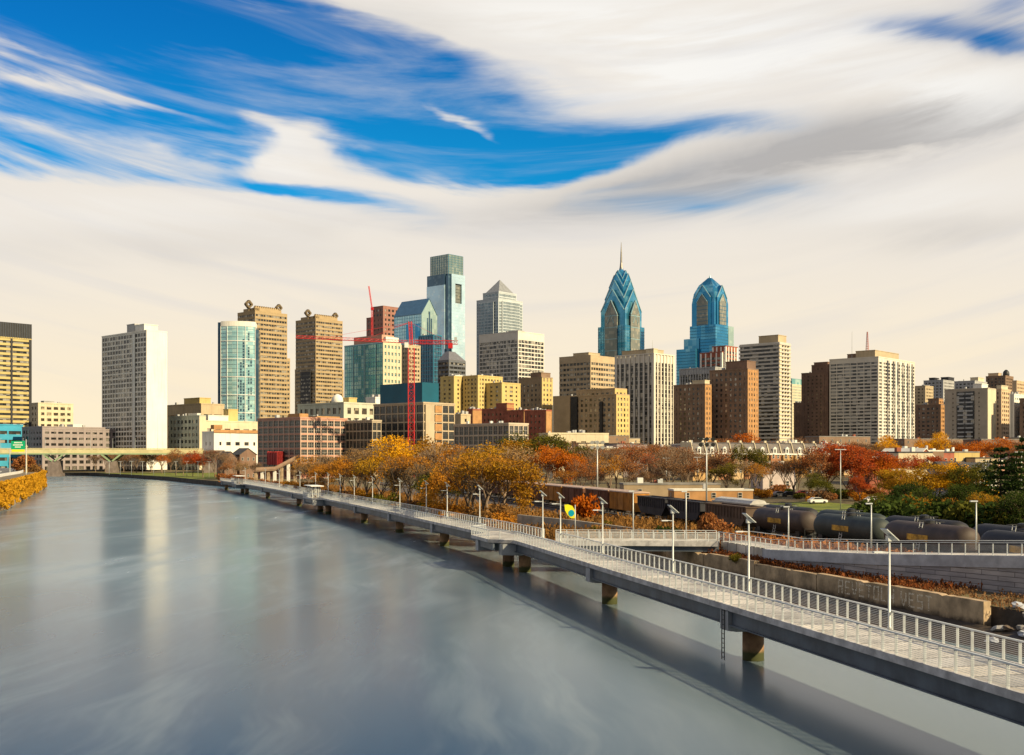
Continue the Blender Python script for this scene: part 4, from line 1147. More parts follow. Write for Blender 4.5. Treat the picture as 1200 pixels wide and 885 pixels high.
B = tower('apartment_tower', 'tall white slab tower with a window-grid side and blank sunlit end wall', 120, 172, 195, 870, 388, M('white_grid_frame', (.74, .70, .62), .85, 0, .1, .1), G_DARK, 3.9, .30, 4.4, .75, d=.22, blank='S', endw=WHITM, cat='apartment tower',
          pent=((.15, .85, .12, .32, 388, 379, WHITM), (.15, .85, .33, .5, 388, 377, GREYM)))
m = MB(); m.box(-.75, -.5, B.b * .24, B.b * .29, 0, B.H(389)); m.build('facade_strip', WHITM, B.root)
tower('institution_block', 'brown windowless block with a lit yellow penthouse behind the low white buildings', 196, 236, 262, 930, 474, TAN, G_WARM, 9, .9, 12, 2, pent=((.0, .5, .05, .5, 474, 466.5, YELST),), cat='building')
tower('institution_block', 'grey-green five-storey block with rows of square windows and orange end near the bridge', 199, 234, 240, 872, 488, M('grey_green_panel', (.36, .39, .34), .85, 0, .12, .1), G_DARK, 5.4, .5, 5.5, 2.2, blank='S', endw=CREAM, cat='building', pent=((.1, .8, .1, .4, 488, 485, WHITM),))
tower('institution_block', 'long white flat-roofed block under the curved glass tower', 230, 238, 304, 880, 494, CREAM, G_DARK, 8, .7, 9, 3.5, cat='building', pent=((.1, .45, .1, .8, 494, 487, WHITM), (.45, .62, .1, .8, 494, 479, YELST)))
B = tower('institution_block', 'white block with an orange cornice and row of small windows behind the brick houses', 238, 251, 304, 800, 507, WHITM, G_DARK, 9, .72, 8, 4.0, cat='building', clutter=False)
m = MB(); m.box(-1, B.a + 1, -1.2, -.7, B.H(507), B.H(503.5)); m.box(-1, 6, -1.25, 3, B.H(503), B.H(498)); m.build('cornice', BRICKO, B.root)

# curved glass tower
def arc_poly(w2, bulge, n, off=0.0):
    R = (w2 * w2 + bulge * bulge) / (2 * bulge); th = math.asin(w2 / R); pts = []
    for k in range(n + 1):
        q = -th + 2 * th * k / n; pts.append(((R + off) * math.sin(q), -((R + off) * math.cos(q) - R + bulge)))
    return pts
ct = thing('glass_tower', 'curved pale cyan glass tower with white grid lines beside the banded twin tower', 'tower', (PX(279, 1010), 1010, 10.5), rad(8))
k1 = 1010 / FPX; H = lambda y: PZ(y, 1010) - 10.5
pl = arc_poly(15.0, 5.0, 14)
m = MB(); m.prism(pl + [(15, 18), (-15, 18)], -6, H(383)); m.build('glazing', G_CYAN, ct, False)
m = MB(); m.prism([(15.1, .6), (18.2, 2), (18.2, 18), (15.1, 18)], -6, H(386)); m.prism([(-18.2, 2), (-15.1, .6), (-15.1, 18), (-18.2, 18)], -6, H(378)); m.build('side_glazing', G_SLAT, ct)
m = MB(); po = arc_poly(15.1, 5.0, 14, .3)
for k in range(0, 24): m.prism(po + [(15, 17), (-15, 17)], H(386 + k * 4.6) - .12, H(386 + k * 4.6) + .12)
m.build('floor_line', LINEM, ct)
m = MB(); po = arc_poly(15.1, 5.0, 14, .45)
for k in range(0, 5): m.prism(po + [(15, 17.2), (-15, 17.2)], H(400 + k * 21) - .25, H(400 + k * 21) + .25)
for q in (0, 3, 7, 10, 14):
    x, y = po[q]; m.box(x - .16, x + .16, y - .12, y + .5, 0, H(383))
m.build('frame_line', WHITP, ct)
m = MB(); po2 = arc_poly(15.1, 5.0, 14, .22)
rr = random.Random(4)
for q, top in ((7, 445), (8, 425), (9, 398), (11, 390), (12, 420)):
    (xa, ya), (xb, yb) = po2[q], po2[q + 1]
    for k in range(0, 30):
        yy = top + k * 3.4
        if yy > 490 or rr.random() < .2: continue
        m.add([(xa, ya, H(yy) - 2.1), (xa + (xb - xa) * .62, ya + (yb - ya) * .62, H(yy) - 2.1), (xa + (xb - xa) * .62, ya + (yb - ya) * .62, H(yy)), (xa, ya, H(yy))], [(0, 1, 2, 3)])
m.build('open_window', G_SLAT, ct)['kind'] = 'stuff'
m = MB(); m.prism(arc_poly(15.3, 5.0, 14, .2) + [(15.3, 18), (-15.3, 18)], H(383) + .05, H(377)); m.build('crown', WHITM, ct)

def diamond(parent, x, y, z, s, q):
    m = MB()
    for k in range(4):
        a0, a1 = PI / 2 * k, PI / 2 * (k + 1)
        for yy in (-q, q):
            m.bar((x + s * math.cos(a0), y + yy, z + s * math.sin(a0)), (x + s * math.cos(a1), y + yy, z + s * math.sin(a1)), s * .3, s * .42)
        p0 = (x + s * math.cos(a0), y, z + s * math.sin(a0)); m.bar((p0[0], y - q, p0[2]), (p0[0], y + q, p0[2]), s * .4, s * .4)
    m.bar((x, y, z - s * 2.2), (x, y, z - s), s * .3, s * .3)
    m.build('diamond_ornament', M('bronze_ornament', (.16, .12, .07), .6, .2), parent)
for lab, l, c, r, Z, yt, wl, sh in (('lighter of the twin bronze towers with diamond finials, beside the curved glass tower', 279, 299, 336, 1120, 365, 340.5, 418), ('darker-sided twin bronze tower with diamond finials, beyond the red crane jib', 347, 370, 401, 1290, 374, 403, 432)):
    B = Bld('twin_office_tower', lab, l, c, r, Z, 48, None, None, 'tower', 'twin bronze towers')
    B.block(0, B.a, 0, B.b, -7, B.H(yt), 4.6, .52, 3.2, .5, .4, -.12)
    e = (wl - r) / FPX * Z * 1.1
    B.block(1.2, B.a + e, 1.0, B.b + e * 1.4, -7.2, B.H(sh), 4.6, .52, 3.2, .5, .45, -.12)
    B.block(-1.6, 6.5 if Z < 1220 else 17, 8, B.b * .7, -7.4, B.H(462 if Z < 1220 else 436), 4.6, .5, 3.2, .5, .42, -.12, sfx='.1')
    m = B.mb('crown'); zt = B.H(yt)
    m.box(3, B.a - 3, 5, 9, zt + .4, zt + 4.6); m.box(3, 9, 5, B.b - 5, zt + .4, zt + 4.5)
    for k in range(12):
        x = 5 + (B.a - 10) * k / 11; m.prof([(x - 1.3, zt + 4.6), (x + 1.3, zt + 4.6), (x, zt + 7.0)], 5.2, 8.8, 'y')
    B.done({'glazing': G_DARK, 'spandrel': COMT, 'spandrel.1': BLKM, 'pier': COMT, 'parapet': COMT, 'roof': ROOFG, 'glazing.1': G_DARK, 'pier.1': BLKM, 'parapet.1': BLKM, '*': COMT})
    diamond(B.root, 1.5, B.b * .45, zt + 8.5, 3.6, 1.4); diamond(B.root, B.a - 5, 7, zt + 7.5, 3.2, 1.4)

# teal glass block
B = Bld('glass_office_tower', 'teal glass office tower with a pale masonry side behind the red crane', 404, 449, 469, 1000, 48)
B.block(0, B.a, 0, B.b, -7, B.H(402), 4.0, .12, 3.4, .25, .15, .05)
for k in range(3): B.mb('trim').box(-.6, -.25, B.b * (k + .6) / 3.4 - .35, B.b * (k + .6) / 3.4 + .35, 0, B.H(403))
m = B.mb('side_wall'); n = 17; fh = B.H(402) / n
for k in range(n + 1): m.box(-.62, B.a + .4, -.62, -.2, k * fh - fh * .28, k * fh + fh * .28)
for k in range(6): x = B.a * k / 5; m.box(x - 1.0 if k else -.7, x + 1.0, -.75, -.21, 0, B.H(402.2))
B.mb('penthouse').box(2, B.a * .8, 4, B.b * .8, B.H(402), B.H(391.5)); B.mb('penthouse_trim').box(B.a * .2, B.a - 1, 1, 9, B.H(402), B.H(394))
B.done({'glazing': G_TEAL, 'spandrel': BLINE, 'pier': LINEM, 'trim': LINEM, 'side_wall': CREAM, 'parapet': LINEM, 'roof': ROOFG, 'penthouse': PINKM, 'penthouse_trim': WHITM})
tower('office_tower', 'red-brown stone tower far back beneath the thin slanting crane', 437, 449, 467, 1650, 359, M('red_granite', (.31, .15, .115), .7, 0, .12, .1), G_DARK, 7.0, .5, 7.5, 3.2, steps=((0, .7, .2, 1.6, 371),))
B = tower('office_block', 'tan banded office block seen between the teal tower and the crane mast', 466, 478, 492, 1080, 405, TAN, G_WARM, 4.2, .5, 4, 1.2)

# gabled blue tower
B = Bld('gabled_glass_tower', 'blue glass tower with a steep gabled roof in front of the tallest tower', 462, 494, 512, 1450, 48)
a_, b_ = B.a, B.b; e = B.H(367.5); pk = B.H(349.5)
B.block(0, a_, 0, b_, -7, e, 4.2, .1, 3.4, .2, .12, .05, roof=False)
m = MB(); m.prof([(0, e), (a_, e), (a_ / 2, pk)], .05, b_, 'y'); m.build('gable', G_PALE, B.root)
m = MB()
for s_ in (0, 1):
    x0 = -.6 if s_ == 0 else a_ + .6
    m.prof([(x0, e - .8), (a_ / 2, pk + .4), (a_ / 2, pk + 1.4), (x0, e + .4)][::(1 if s_ == 0 else -1)], -.5, b_ + .5, 'y')
m.build('roof', M('slate_blue_roof', (.10, .20, .30), .35, .4, .1, .2), B.root)
m = MB()
for q, yt in ((.38, 372), (.5, 364), (.62, 372)): m.box(a_ * q - 1.2, a_ * q + 1.2, -.5, .3, 0, B.H(yt))
m.build('slot_window', G_SLAT, B.root)
m = MB(); m.box(-.5, .3, b_ * .30, b_ * .55, B.H(396), B.H(379)); m.box(-.5, .3, b_ * .05, b_ * .22, B.H(396), B.H(379)); m.build('sky_window', G_BLU2, B.root)
m = MB(); m.box(-.2, a_ + .2, -.32, -.1, -6, e); m.build('end_glazing', G_PALE, B.root)
B.done({'glazing': G_COMB, 'spandrel': BLINE, 'pier': BLINE, '*': BLINE})

# tallest glass tower
B = Bld('glass_skyscraper', 'tallest pale blue glass skyscraper with a square notch cut near its top', 500, 525, 545, 1610, 48)
a_, b_ = B.a, B.b; zt = B.H(320)
m = MB(); m.box(3.2, a_ - .1, 3.2, b_, -7, zt); m.build('core_glazing', G_SLAT, B.root)
m = MB(); m.box(0, 3.1, 7.5, b_, -7, B.H(333)); m.build('side_glazing', G('light_blue_glass', (.46, .68, .82), (.58, .78, .86), .14, .4, 3.4, 4.2, .2), B.root)
m = MB(); m.box(.6, 3.1, 7.5, b_ - .1, B.H(333) + .05, zt - .2); m.box(2.0, 7.4, 2.0, 7.4, -7, zt - 3); m.build('corner_glazing', G_SLAT, B.root)
n0, n1 = a_ * .34, a_ * .80; zA, zB = B.H(354), B.H(331)
m = MB(); m.box(7.5, a_, 0, 3.1, -7, zA); m.box(7.5, n0 + 3, 0, 3.1, zA + .01, zt); m.box(n1, a_, 0, 3.1, zA + .01, zt); m.box(n0 + 3.01, n1 - .01, 0, 3.1, zB, zt)
m.build('front_glazing', G_LITE, B.root)
m = MB(); m.box(n0 + 3.1, n1 - .1, 2.6, 3.19, zA + .1, zB - .1)
for k in range(6): z = zA + (zB - zA) * (k + .5) / 6; m.box(n0 + 3.1, n1 - .1, 2.0, 2.7, z - .4, z + .4)
m.build('recessed_balcony', G_GREY, B.root)
m = MB(); m.box(4, a_ - 1.5, 3, b_ - 4, zt + .05, B.H(297)); m.build('crown_glazing', G('crown_glass', (.34, .40, .34), (.50, .54, .44), .15, .5, 5, 5, .3), B.root)
m = MB()
for k in range(8):
    z = zt + (B.H(297) - zt) * (k + 1) / 8; m.box(3.8, a_ - 1.3, 2.8, b_ - 3.8, z - .25, z + .02 * k)
for k in range(11):
    x = 4 + (a_ - 5.5) * k / 10; m.box(x - .25, x + .25, 2.6, 3.2, zt, B.H(297.2)); y = 3 + (b_ - 7) * k / 10; m.box(3.6, 4.2, y - .25, y + .25, zt, B.H(297.2))
m.build('crown_mullion', BLINE, B.root)
m = MB()
for k in range(1, 60):
    z = k * zt / 60; m.box(-.06, 3, 7.45, b_ + .06, z - .1, z + .1) if z < B.H(333) else None
    m.box(7.45, a_ + .06, -.06, 3, z - .1, z + .1) if not (zA < z < zB) else None
m.build('floor_line', M('pale_blue_trim', (.42, .55, .60), .4, .4), B.root)

# dark hipped tower and slate neighbour
B = tower('office_tower', 'dark banded tower with a cut-off pyramid roof below the tallest tower', 514, 526, 545, 1150, 422, M('slate_band', (.13, .14, .16), .6, .1, .1, .2), G_DARK, 4.4, .45, 6, .4, clutter=False, para=0)
z0, z1 = B.H(422) + .35, B.H(411)
m = MB(); p0 = [(-.5, -.5), (B.a + .5, -.5), (B.a + .5, B.b + .5), (-.5, B.b + .5)]; p1 = [(6, 6), (B.a - 9, 6), (B.a - 9, B.b - 4), (6, B.b - 4)]
m.add([(x, y, z0) for x, y in p0] + [(x, y, z1) for x, y in p1], MB.BF); m.build('hipped_roof', M('grey_metal_roof', (.17, .17, .19), .5, .3), B.root)
tower('glass_office_tower', 'slate-blue glass tower directly right of the crane mast', 491, 508, 517, 1200, 393, BLINE, G_SLAT, 4.2, .15, 4, .35)
B = tower('glass_office_tower', 'low dark teal box on the roof of the riverside office block', 440, 446, 449, 1500, 460, BLINE, G_SLAT, 4.2, .15, 4, .35) if False else None

# pyramid tower
B = Bld('pyramid_tower', 'pale granite tower topped by a stepped base and steep pyramid', 559, 584, 612, 1500, 48)
GRAN = M('blue_grey_granite', (.50, .55, .58), .7, 0, .1, .1); a_, b_ = B.a, B.b
G_PYR = G('blue_strip_glass', (.13, .22, .28), (.30, .40, .44), .12, .5, 2.4, 4.0, .3)
B.block(0, a_, 0, b_, -7, B.H(350), 4.1, .22, 2.6, .8, .3, .15, cap=3.0)
B.block(a_ * .14, a_ * .86, -1.4, b_ + 1.4, -7.3, B.H(352), 4.1, .22, 2.6, .7, .3, .15, roof=False)
B.block(-1.4, a_ + 1.4, b_ * .2, b_ * .86, -7.6, B.H(353), 4.1, .22, 2.6, .7, .3, .15, roof=False)
B.block(a_ * .14, a_ * .86, b_ * .14, b_ * .86, B.H(350) + .1, B.H(341.5), 4.1, .3, 2.6, .8, .3, .15, para=1.5)
m = MB(); q = .17; m.add([(a_ * q, b_ * q, B.H(341)), (a_ * (1 - q), b_ * q, B.H(341)), (a_ * (1 - q), b_ * (1 - q), B.H(341)), (a_ * q, b_ * (1 - q), B.H(341)), (a_ / 2, b_ / 2, B.H(323.5))], [(0, 3, 2, 1), (0, 1, 4), (1, 2, 4), (2, 3, 4), (3, 0, 4)])
m.build('pyramid_roof', M('lead_grey_roof', (.27, .28, .29), .5, .3, .15, .3), B.root)
B.done({'glazing': G_PYR, 'roof': ROOFG, '*': GRAN})
tower('office_tower', 'square tower with a bold white concrete window grid before the pyramid tower', 562, 607, 637, 1250, 389, M('white_frame', (.66, .62, .55), .85, 0, .08, .1), G_DARK, 4.6, .27, 5.6, .6, d=.35, pd=.06, cap=7.5, pent=((.15, .4, .1, .4, 389, 386.5, GREYM),))

# golden stone complex
tower('apartment_tower', 'golden stone block with a brown shaded end, first of the stepped golden group', 517, 532, 560, 905, 442, YELST, G_WARM, 3.5, .52, 7, 3.4, pent=((.1, .4, .1, .6, 442, 440, WHITM),))
B = tower('apartment_tower', 'golden stone slab stepping down towards the right in the middle of the golden group', 555, 560, 588, 900, 441, YELST, G_WARM, 3.5, .5, 3.6, 1.7, b=16)
tower('apartment_tower', 'lower golden stone wing at the end of the golden group with stacked balconies', 583, 588, 609, 895, 449.5, YELST, G_DARK, 3.5, .55, 7, 3.6, b=16)
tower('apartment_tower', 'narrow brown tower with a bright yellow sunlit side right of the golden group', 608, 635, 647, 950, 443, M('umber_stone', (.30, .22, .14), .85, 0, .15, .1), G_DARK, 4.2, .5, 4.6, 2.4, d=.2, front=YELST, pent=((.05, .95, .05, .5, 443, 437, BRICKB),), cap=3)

# riverside offices and lofts: bays with separate windows
_wm = {}
def win_mesh(wd, ht, mats, cols, rows):
    k = (round(wd, 2), round(ht, 2), mats[0].name, mats[1].name, cols, rows)
    if k not in _wm:
        m = MB(); m.box(-wd / 2, wd / 2, -.03, .02, 0, ht); m.mi = 1
        t_ = .09
        m.box(-wd / 2, wd / 2, -.10, -.031, 0, t_); m.box(-wd / 2, wd / 2, -.10, -.031, ht - t_, ht)
        m.box(-wd / 2, -wd / 2 + t_, -.10, -.031, t_, ht - t_); m.box(wd / 2 - t_, wd / 2, -.10, -.031, t_, ht - t_)
        for i in range(1, cols): x = -wd / 2 + wd * i / cols; m.box(x - .05, x + .05, -.09, -.032, t_, ht - t_)
        for i in range(1, rows): z = ht * i / rows; m.box(-wd / 2 + t_, wd / 2 - t_, -.085, -.033, z - .045, z + .045)
        _wm[k] = m.mesh('window', list(mats))
    return _wm[k]
def loft(name, label, l, c, r, Z, ytop, wall, fh, bf, bayw, pw, win, cat='building', rot=48, limit=100, zmin=2.0, extra=None, roofm=ROOFG, cols=2, rows=2, coreM=None, b=None, sidesW=True, group=None, pwall=None):
    B = Bld(name, label, l, c, r, Z, rot, b, None, cat, group)
    zt = B.H(ytop); n = max(1, round((zt - zmin * 0) / fh)); fh = (zt - 1.0) / n
    core = MB(); core.box(0, B.a, 0, B.b, -6, zt); core.build('wall', coreM or wall, B.root)
    m = MB(); d = .35
    for k in range(n + 1):
        z1_ = zt - k * fh + (.02 if k else 0); m.box(-d, B.a + d, -d, B.b + d, z1_ - fh * bf, z1_)
    m.build('floor_band', wall, B.root)
    m = MB(); e = d + .1; wins = []
    for L, side in ((B.a, 'S'), (B.b, 'W')):
        k = max(1, round(L / bayw)); bw_ = L / k
        for i in range(0, k + 1):
            u = L * i / k
            if side == 'S': m.box(u - pw / 2, u + pw / 2, -e, -.01, -6, zt - .1)
            elif i: m.box(-e, -.01, u - pw / 2, u + pw / 2, -6, zt - .1)
        for fl in range(n):
            z0_ = zt - fl * fh - fh + .1; hh = fh * (1 - bf) - .15
            if z0_ < zmin: continue
            for i in range(k):
                u = L * (i + .5) / k
                wins.append((z0_, side, u, bw_ - pw - .1, hh))
    m.build('pier', pwall or wall, B.root)
    wins.sort(key=lambda q: -q[0]); rest = MB()
    for j, (z0_, side, u, ww, hh) in enumerate(wins):
        me = win_mesh(ww, hh, win, cols, rows)
        if side == 'S': loc, rz = (u, -.04, z0_), 0
        else: loc, rz = (-.04, u, z0_), -PI / 2
        if j < limit: link('window', me, B.root, loc, rz)
        else:
            rest.M = Matrix.Translation(loc) @ Matrix.Rotation(rz, 4, 'Z'); o_ = len(rest.v)
            rest.mi = 0
            fs = [tuple(p.vertices) for p in me.polygons]; rest.add([tuple(v.co) for v in me.vertices], fs)
            rest.m[-len(fs):] = [p.material_index for p in me.polygons]
    if rest.f:
        o = rest.build('window', list(win), B.root); o['kind'] = 'stuff'
    m = MB(); m.ring(-e - .1, B.a + e + .1, -e - .1, B.b + e + .1, zt + .03, zt + .9, .4); m.build('parapet', wall, B.root)
    m = MB(); m.box(-.2, B.a + .2, -.2, B.b + .2, zt + .025, zt + .2); m.build('roof', roofm, B.root)
    rr = random.Random(int(c * 3))
    for _ in range(7):
        x, y, q, h = rr.uniform(.08, .85) * B.a, rr.uniform(.08, .85) * B.b, rr.uniform(.8, 2.4), rr.uniform(1.2, 2.8)
        m = MB(); m.box(x, x + q, y, y + q * rr.uniform(.6, 1.4), zt + .2, zt + h); m.build('rooftop_unit', rr.choice([GREYM, WHITM, STEEL]), B.root)
    return B
WFR = M('window_frame_pale', (.55, .52, .47), .6, 0, .08, 1)
WFD = M('window_frame_dark', (.10, .09, .08), .6, 0, .08, 1)
WFR_R = M('window_frame_red', (.30, .07, .05), .6, 0, .08, 1)
B = loft('loft_building', 'pink masonry loft building with red window surrounds left of the golden trees', 303, 352, 406, 590, 490.5, PINKM, 4.2, .22, 4.6, .5, (GLASSD, WFR), cols=3, coreM=BRICKR, pwall=M('pale_pier', (.58, .42, .33), .85, 0, .12, .1))
m = MB(); m.box(4, 10, 6, 16, B.H(490), B.H(484)); m.box(14, 30, 4, 12, B.H(490), B.H(486.5)); m.build('penthouse', BRICKO, B.root)
m = MB()
for k in range(5):
    for zz in (0, 1): m.box(-5.4 + .02 * zz, -.6, B.b * .35 + k * 2.2, B.b * .35 + k * 2.2 + .35, B.H(545), B.H(529))
m.box(-5.2, -.6, B.b * .35, B.b * .35 + 9, B.H(545), B.H(530)); m.build('stair_tower', M('red_metal', (.35, .03, .03), .5, .1), B.root)
loft('office_building', 'riverside office block with wide glass bays, lower wing by the pink loft', 405, 436, 446, 598, 494, M('tan_grid', (.42, .35, .26), .85, 0, .12, .1), 4.6, .14, 3.1, .35, (GLASSD, WFD), b=34)
B = loft('office_building', 'taller riverside office block with a dark teal roof box and orange panels', 439, 496, 532, 600, 473, M('tan_grid_frame', (.45, .36, .25), .85, 0, .12, .1), 5.0, .14, 5.0, .55, (GLASSD, WFD), cols=2)
m = MB(); m.box(1, 7.6, -.9, -.5, 0, B.H(474)); m.build('blank_panel', M('tan_panel', (.44, .36, .25), .85, 0, .15, .1), B.root)
m = MB()
for k in range(5): m.box(8.4, 13.6, -.62, -.45, B.H(473) - 4.6 - 5 * k, B.H(473) - .9 - 5 * k)
m.build('infill_panel', BRICKO, B.root)
m = MB(); m.box(2, B.a * .62, 3, B.b * .94, B.H(471.5), B.H(447.5)); m.build('roof_box', TEALB, B.root)
m = MB(); m.box(1.4, B.a * .64, 2.4, B.b * .95, B.H(473) + .95, B.H(471)); m.build('roof_edge', WHITP, B.root)
B = tower('civic_building', 'pale domed building with yellow panels behind the pink loft', 350, 403, 440, 690, 473, M('pale_green_stone', (.50, .50, .40), .85, 0, .12, .1), G_WARM, 6.0, .4, 6, 2.4, cat='building', pent=((.3, .55, .1, .4, 473, 466, YELST),))
m = MB(); m.lathe([(3.6, 0), (3.6, 2.6), (3.3, 4.0), (2.4, 5.4), (1.2, 6.2), (.2, 6.5)], 16); o = m.build('dome', WHITM, B.root, True); o.location = (B.a * .05 + 3, B.b * .25, B.H(473))
tower('low_block', 'small white rooftop-level block between the domed building and the teal roof box', 430, 440, 449, 720, 467, WHITM, G_DARK, 8, .85, 8, 3, cat='building')
loft('office_building', 'low two-storey gridded block with white window frames in front of the brick complex', 533, 596, 618, 560, 497.5, M('tan_frame', (.50, .42, .33), .85, 0, .1, .1), 4.9, .12, 3.4, .5, (GLASSD, WFR), cols=2, limit=60)
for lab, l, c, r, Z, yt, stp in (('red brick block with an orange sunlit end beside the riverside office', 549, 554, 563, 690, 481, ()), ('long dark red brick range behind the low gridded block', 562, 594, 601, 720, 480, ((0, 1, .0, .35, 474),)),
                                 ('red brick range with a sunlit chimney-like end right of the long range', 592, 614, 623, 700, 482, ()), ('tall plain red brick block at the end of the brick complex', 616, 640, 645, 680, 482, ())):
    tower('brick_block', lab, l, c, r, Z, yt, BRICKR, G_WARM, 3.6, .6, 3.4, 2.0, cat='building', steps=stp, blank='S', endw=BRICKO, group=None)  # orange end walls: warm sunlight painted onto the red brick
tower('townhouse', 'narrow brown-and-yellow house between the riverside office and brick complex', 533, 540, 550, 660, 487, TAN, G_DARK, 3.8, .5, 5, 2.8, cat='building')
tower('market_hall', 'long low cream hall with a white roof edge behind the park trees', 641, 643, 712, 655, 509, CREAM, G_WARM, 7, .55, 6, 3.2, b=14, cat='building', roofm=ROOFW, rot=20)

# middle towers
tower('office_tower', 'tan banded office tower left of the spired blue tower', 656, 692, 721, 1150, 417, M('tan_band', (.46, .35, .22), .85, 0, .12, .1), G_DARK, 5.2, .48, 4.4, .9, pd=-.1, pent=((.05, .5, .1, .6, 417, 413, TAN),), cap=4)
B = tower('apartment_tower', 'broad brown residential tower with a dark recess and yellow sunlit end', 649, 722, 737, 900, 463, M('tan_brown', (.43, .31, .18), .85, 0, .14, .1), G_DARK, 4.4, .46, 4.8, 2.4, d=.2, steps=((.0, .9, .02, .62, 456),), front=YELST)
m = MB(); m.box(-1.6, .2, B.b * .60, B.b * .70, 0, B.H(463)); m.box(-1.7, .2, B.b * .2, B.b * .24, 0, B.H(470)); m.build('recess', BLKM, B.root)
m = MB(); m.box(-1.1, .1, B.b * .72, B.b * 1.0, 0, B.H(461)); m.build('blank_wall', M('tan_brown_plain', (.43, .32, .19), .85, 0, .14, .1), B.root)
B = tower('striped_tower', 'tall tower with bold white vertical ribs before the spired blue tower', 722, 766, 789, 1000, 415, M('white_rib', (.66, .61, .52), .85, 0, .08, .1), G_DARK, 4.0, .08, 5.4, 1.7, d=.25, pd=.7, cap=7, pent=((.1, .7, .1, .9, 415, 409, TAN), (.0, .2, .0, .2, 415, 409, CREAM)))
mast(B.root, 4, 4, B.H(409), B.H(398), .3, .1)

# spired tower: shaft, four sets of nested cross gables, spire
def xgable(m, h, z0, e, p, inset=0.0):
    m.prof([(-h, z0), (h, z0), (h, e), (0, p), (-h, e)], -h - inset, h + inset, 'y')
    m.prof([(-h + .03, z0), (h - .03, z0), (h - .03, e - .02), (0, p - .02), (-h + .03, e - .02)][::-1], -h - inset + .02, h + inset - .02, 'x')
def gtrim(m, h, e, p, y, t_=1.0):
    for s_ in (-1, 1):
        for (A_, B_) in (((s_ * h, e), (0, p)),):
            m.bar((A_[0], y * 1.0, A_[1]), (B_[0], y, B_[1]), t_, t_); m.bar((y, A_[0], A_[1]), (y, B_[0], B_[1]), t_, t_)
            m.bar((A_[0], -y, A_[1]), (B_[0], -y, B_[1]), t_, t_); m.bar((-y, A_[0], A_[1]), (-y, B_[0], B_[1]), t_, t_)
t1 = thing('spired_skyscraper', 'blue glass skyscraper with nested chevron gables and a needle spire', 'skyscraper', (PX(728, 1545), 1545, 10.5), rad(48))
q1 = 1545 / FPX; Hh = lambda y: CAM_H + (HOR - y) * q1 - 10.5
m = MB(); m.box(-23, 23, -23, 23, -7, Hh(384)); m.build('shaft', G_BLUE, t1)
m = MB(); xgable(m, 19.6, Hh(384) - 2, Hh(366), Hh(341), 1.0); m.build('lower_gable', G_BLUE, t1)
m = MB(); xgable(m, 16.2, Hh(366), Hh(352), Hh(330)); m.build('second_gable', G_BLUE, t1)
m = MB(); xgable(m, 12.2, Hh(350), Hh(338), Hh(321.5)); m.build('third_gable', G_BLU2, t1)
m = MB(); xgable(m, 8.0, Hh(338), Hh(328), Hh(317.5)); m.add([(-3.2, -3.2, Hh(321)), (3.2, -3.2, Hh(321)), (3.2, 3.2, Hh(321)), (-3.2, 3.2, Hh(321)), (0, 0, Hh(306))], [(0, 3, 2, 1), (0, 1, 4), (1, 2, 4), (2, 3, 4), (3, 0, 4)]); m.build('top_gable', G_BLU2, t1)
m = MB(); m.tube((0, 0, Hh(316)), (0, 0, Hh(308)), 2.6, 1.5, 8); m.tube((0, 0, Hh(308)), (0, 0, Hh(295)), 1.5, 1.0, 8); m.tube((0, 0, Hh(295)), (0, 0, Hh(284)), .9, .25, 8); m.build('spire', M('spire_metal', (.20, .19, .17), .4, .5), t1)
m = MB(); gtrim(m, 19.8, Hh(366), Hh(341), 20.7, .8); gtrim(m, 16.4, Hh(352), Hh(330), 16.3, .7); gtrim(m, 12.4, Hh(338), Hh(321.5), 12.3, .6); gtrim(m, 8.1, Hh(328), Hh(317.5), 8.1, .5); m.build('gable_trim', LINEM, t1)
m = MB()
for k in range(24):
    z = Hh(384) - 3 - k * 4.0; m.box(-23.15, 23.15, -23.15, 23.15, z - .35, z + .35)
m.build('floor_line', M('blue_spandrel', (.10, .25, .33), .4, .4), t1)
m = MB()
for k in range(11):
    u = -22 + 44 * k / 10
    for s_ in (-1, 1): m.box(u - .16, u + .16, s_ * 23.2 - .15, s_ * 23.2 + .15, 0, Hh(384.2)); m.box(s_ * 23.2 - .15, s_ * 23.2 + .15, u - .16, u + .16, 0, Hh(384.2))
m.build('mullion', BLINE, t1)
m = MB()
for s_ in (-1, 1):
    for q in (0,):
        m.prof([(-10.5, 0), (10.5, 0), (10.5, Hh(371)), (0, Hh(354)), (-10.5, Hh(371))], s_ * 22.2, s_ * 24.2, 'y'); m.prof([(-10.5, 0), (10.5, 0), (10.5, Hh(371)), (0, Hh(354)), (-10.5, Hh(371))][::-1], s_ * 22.2, s_ * 24.2, 'x')
m.build('bay_panel', G_GREY, t1)
m = MB()
for k in range(5): z = Hh(384) + 14 - k * 16; m.box(-10.6, 10.6, -24.4, 24.4, z - .4, z + .4); m.box(-24.4, 24.4, -10.6, 10.6, z - .41, z + .39)
gtrim(m, 10.6, Hh(371), Hh(354), 24.3, .9); gtrim(m, 5.5, Hh(381), Hh(371), 24.4, .7); m.build('bay_trim', LINEM, t1)

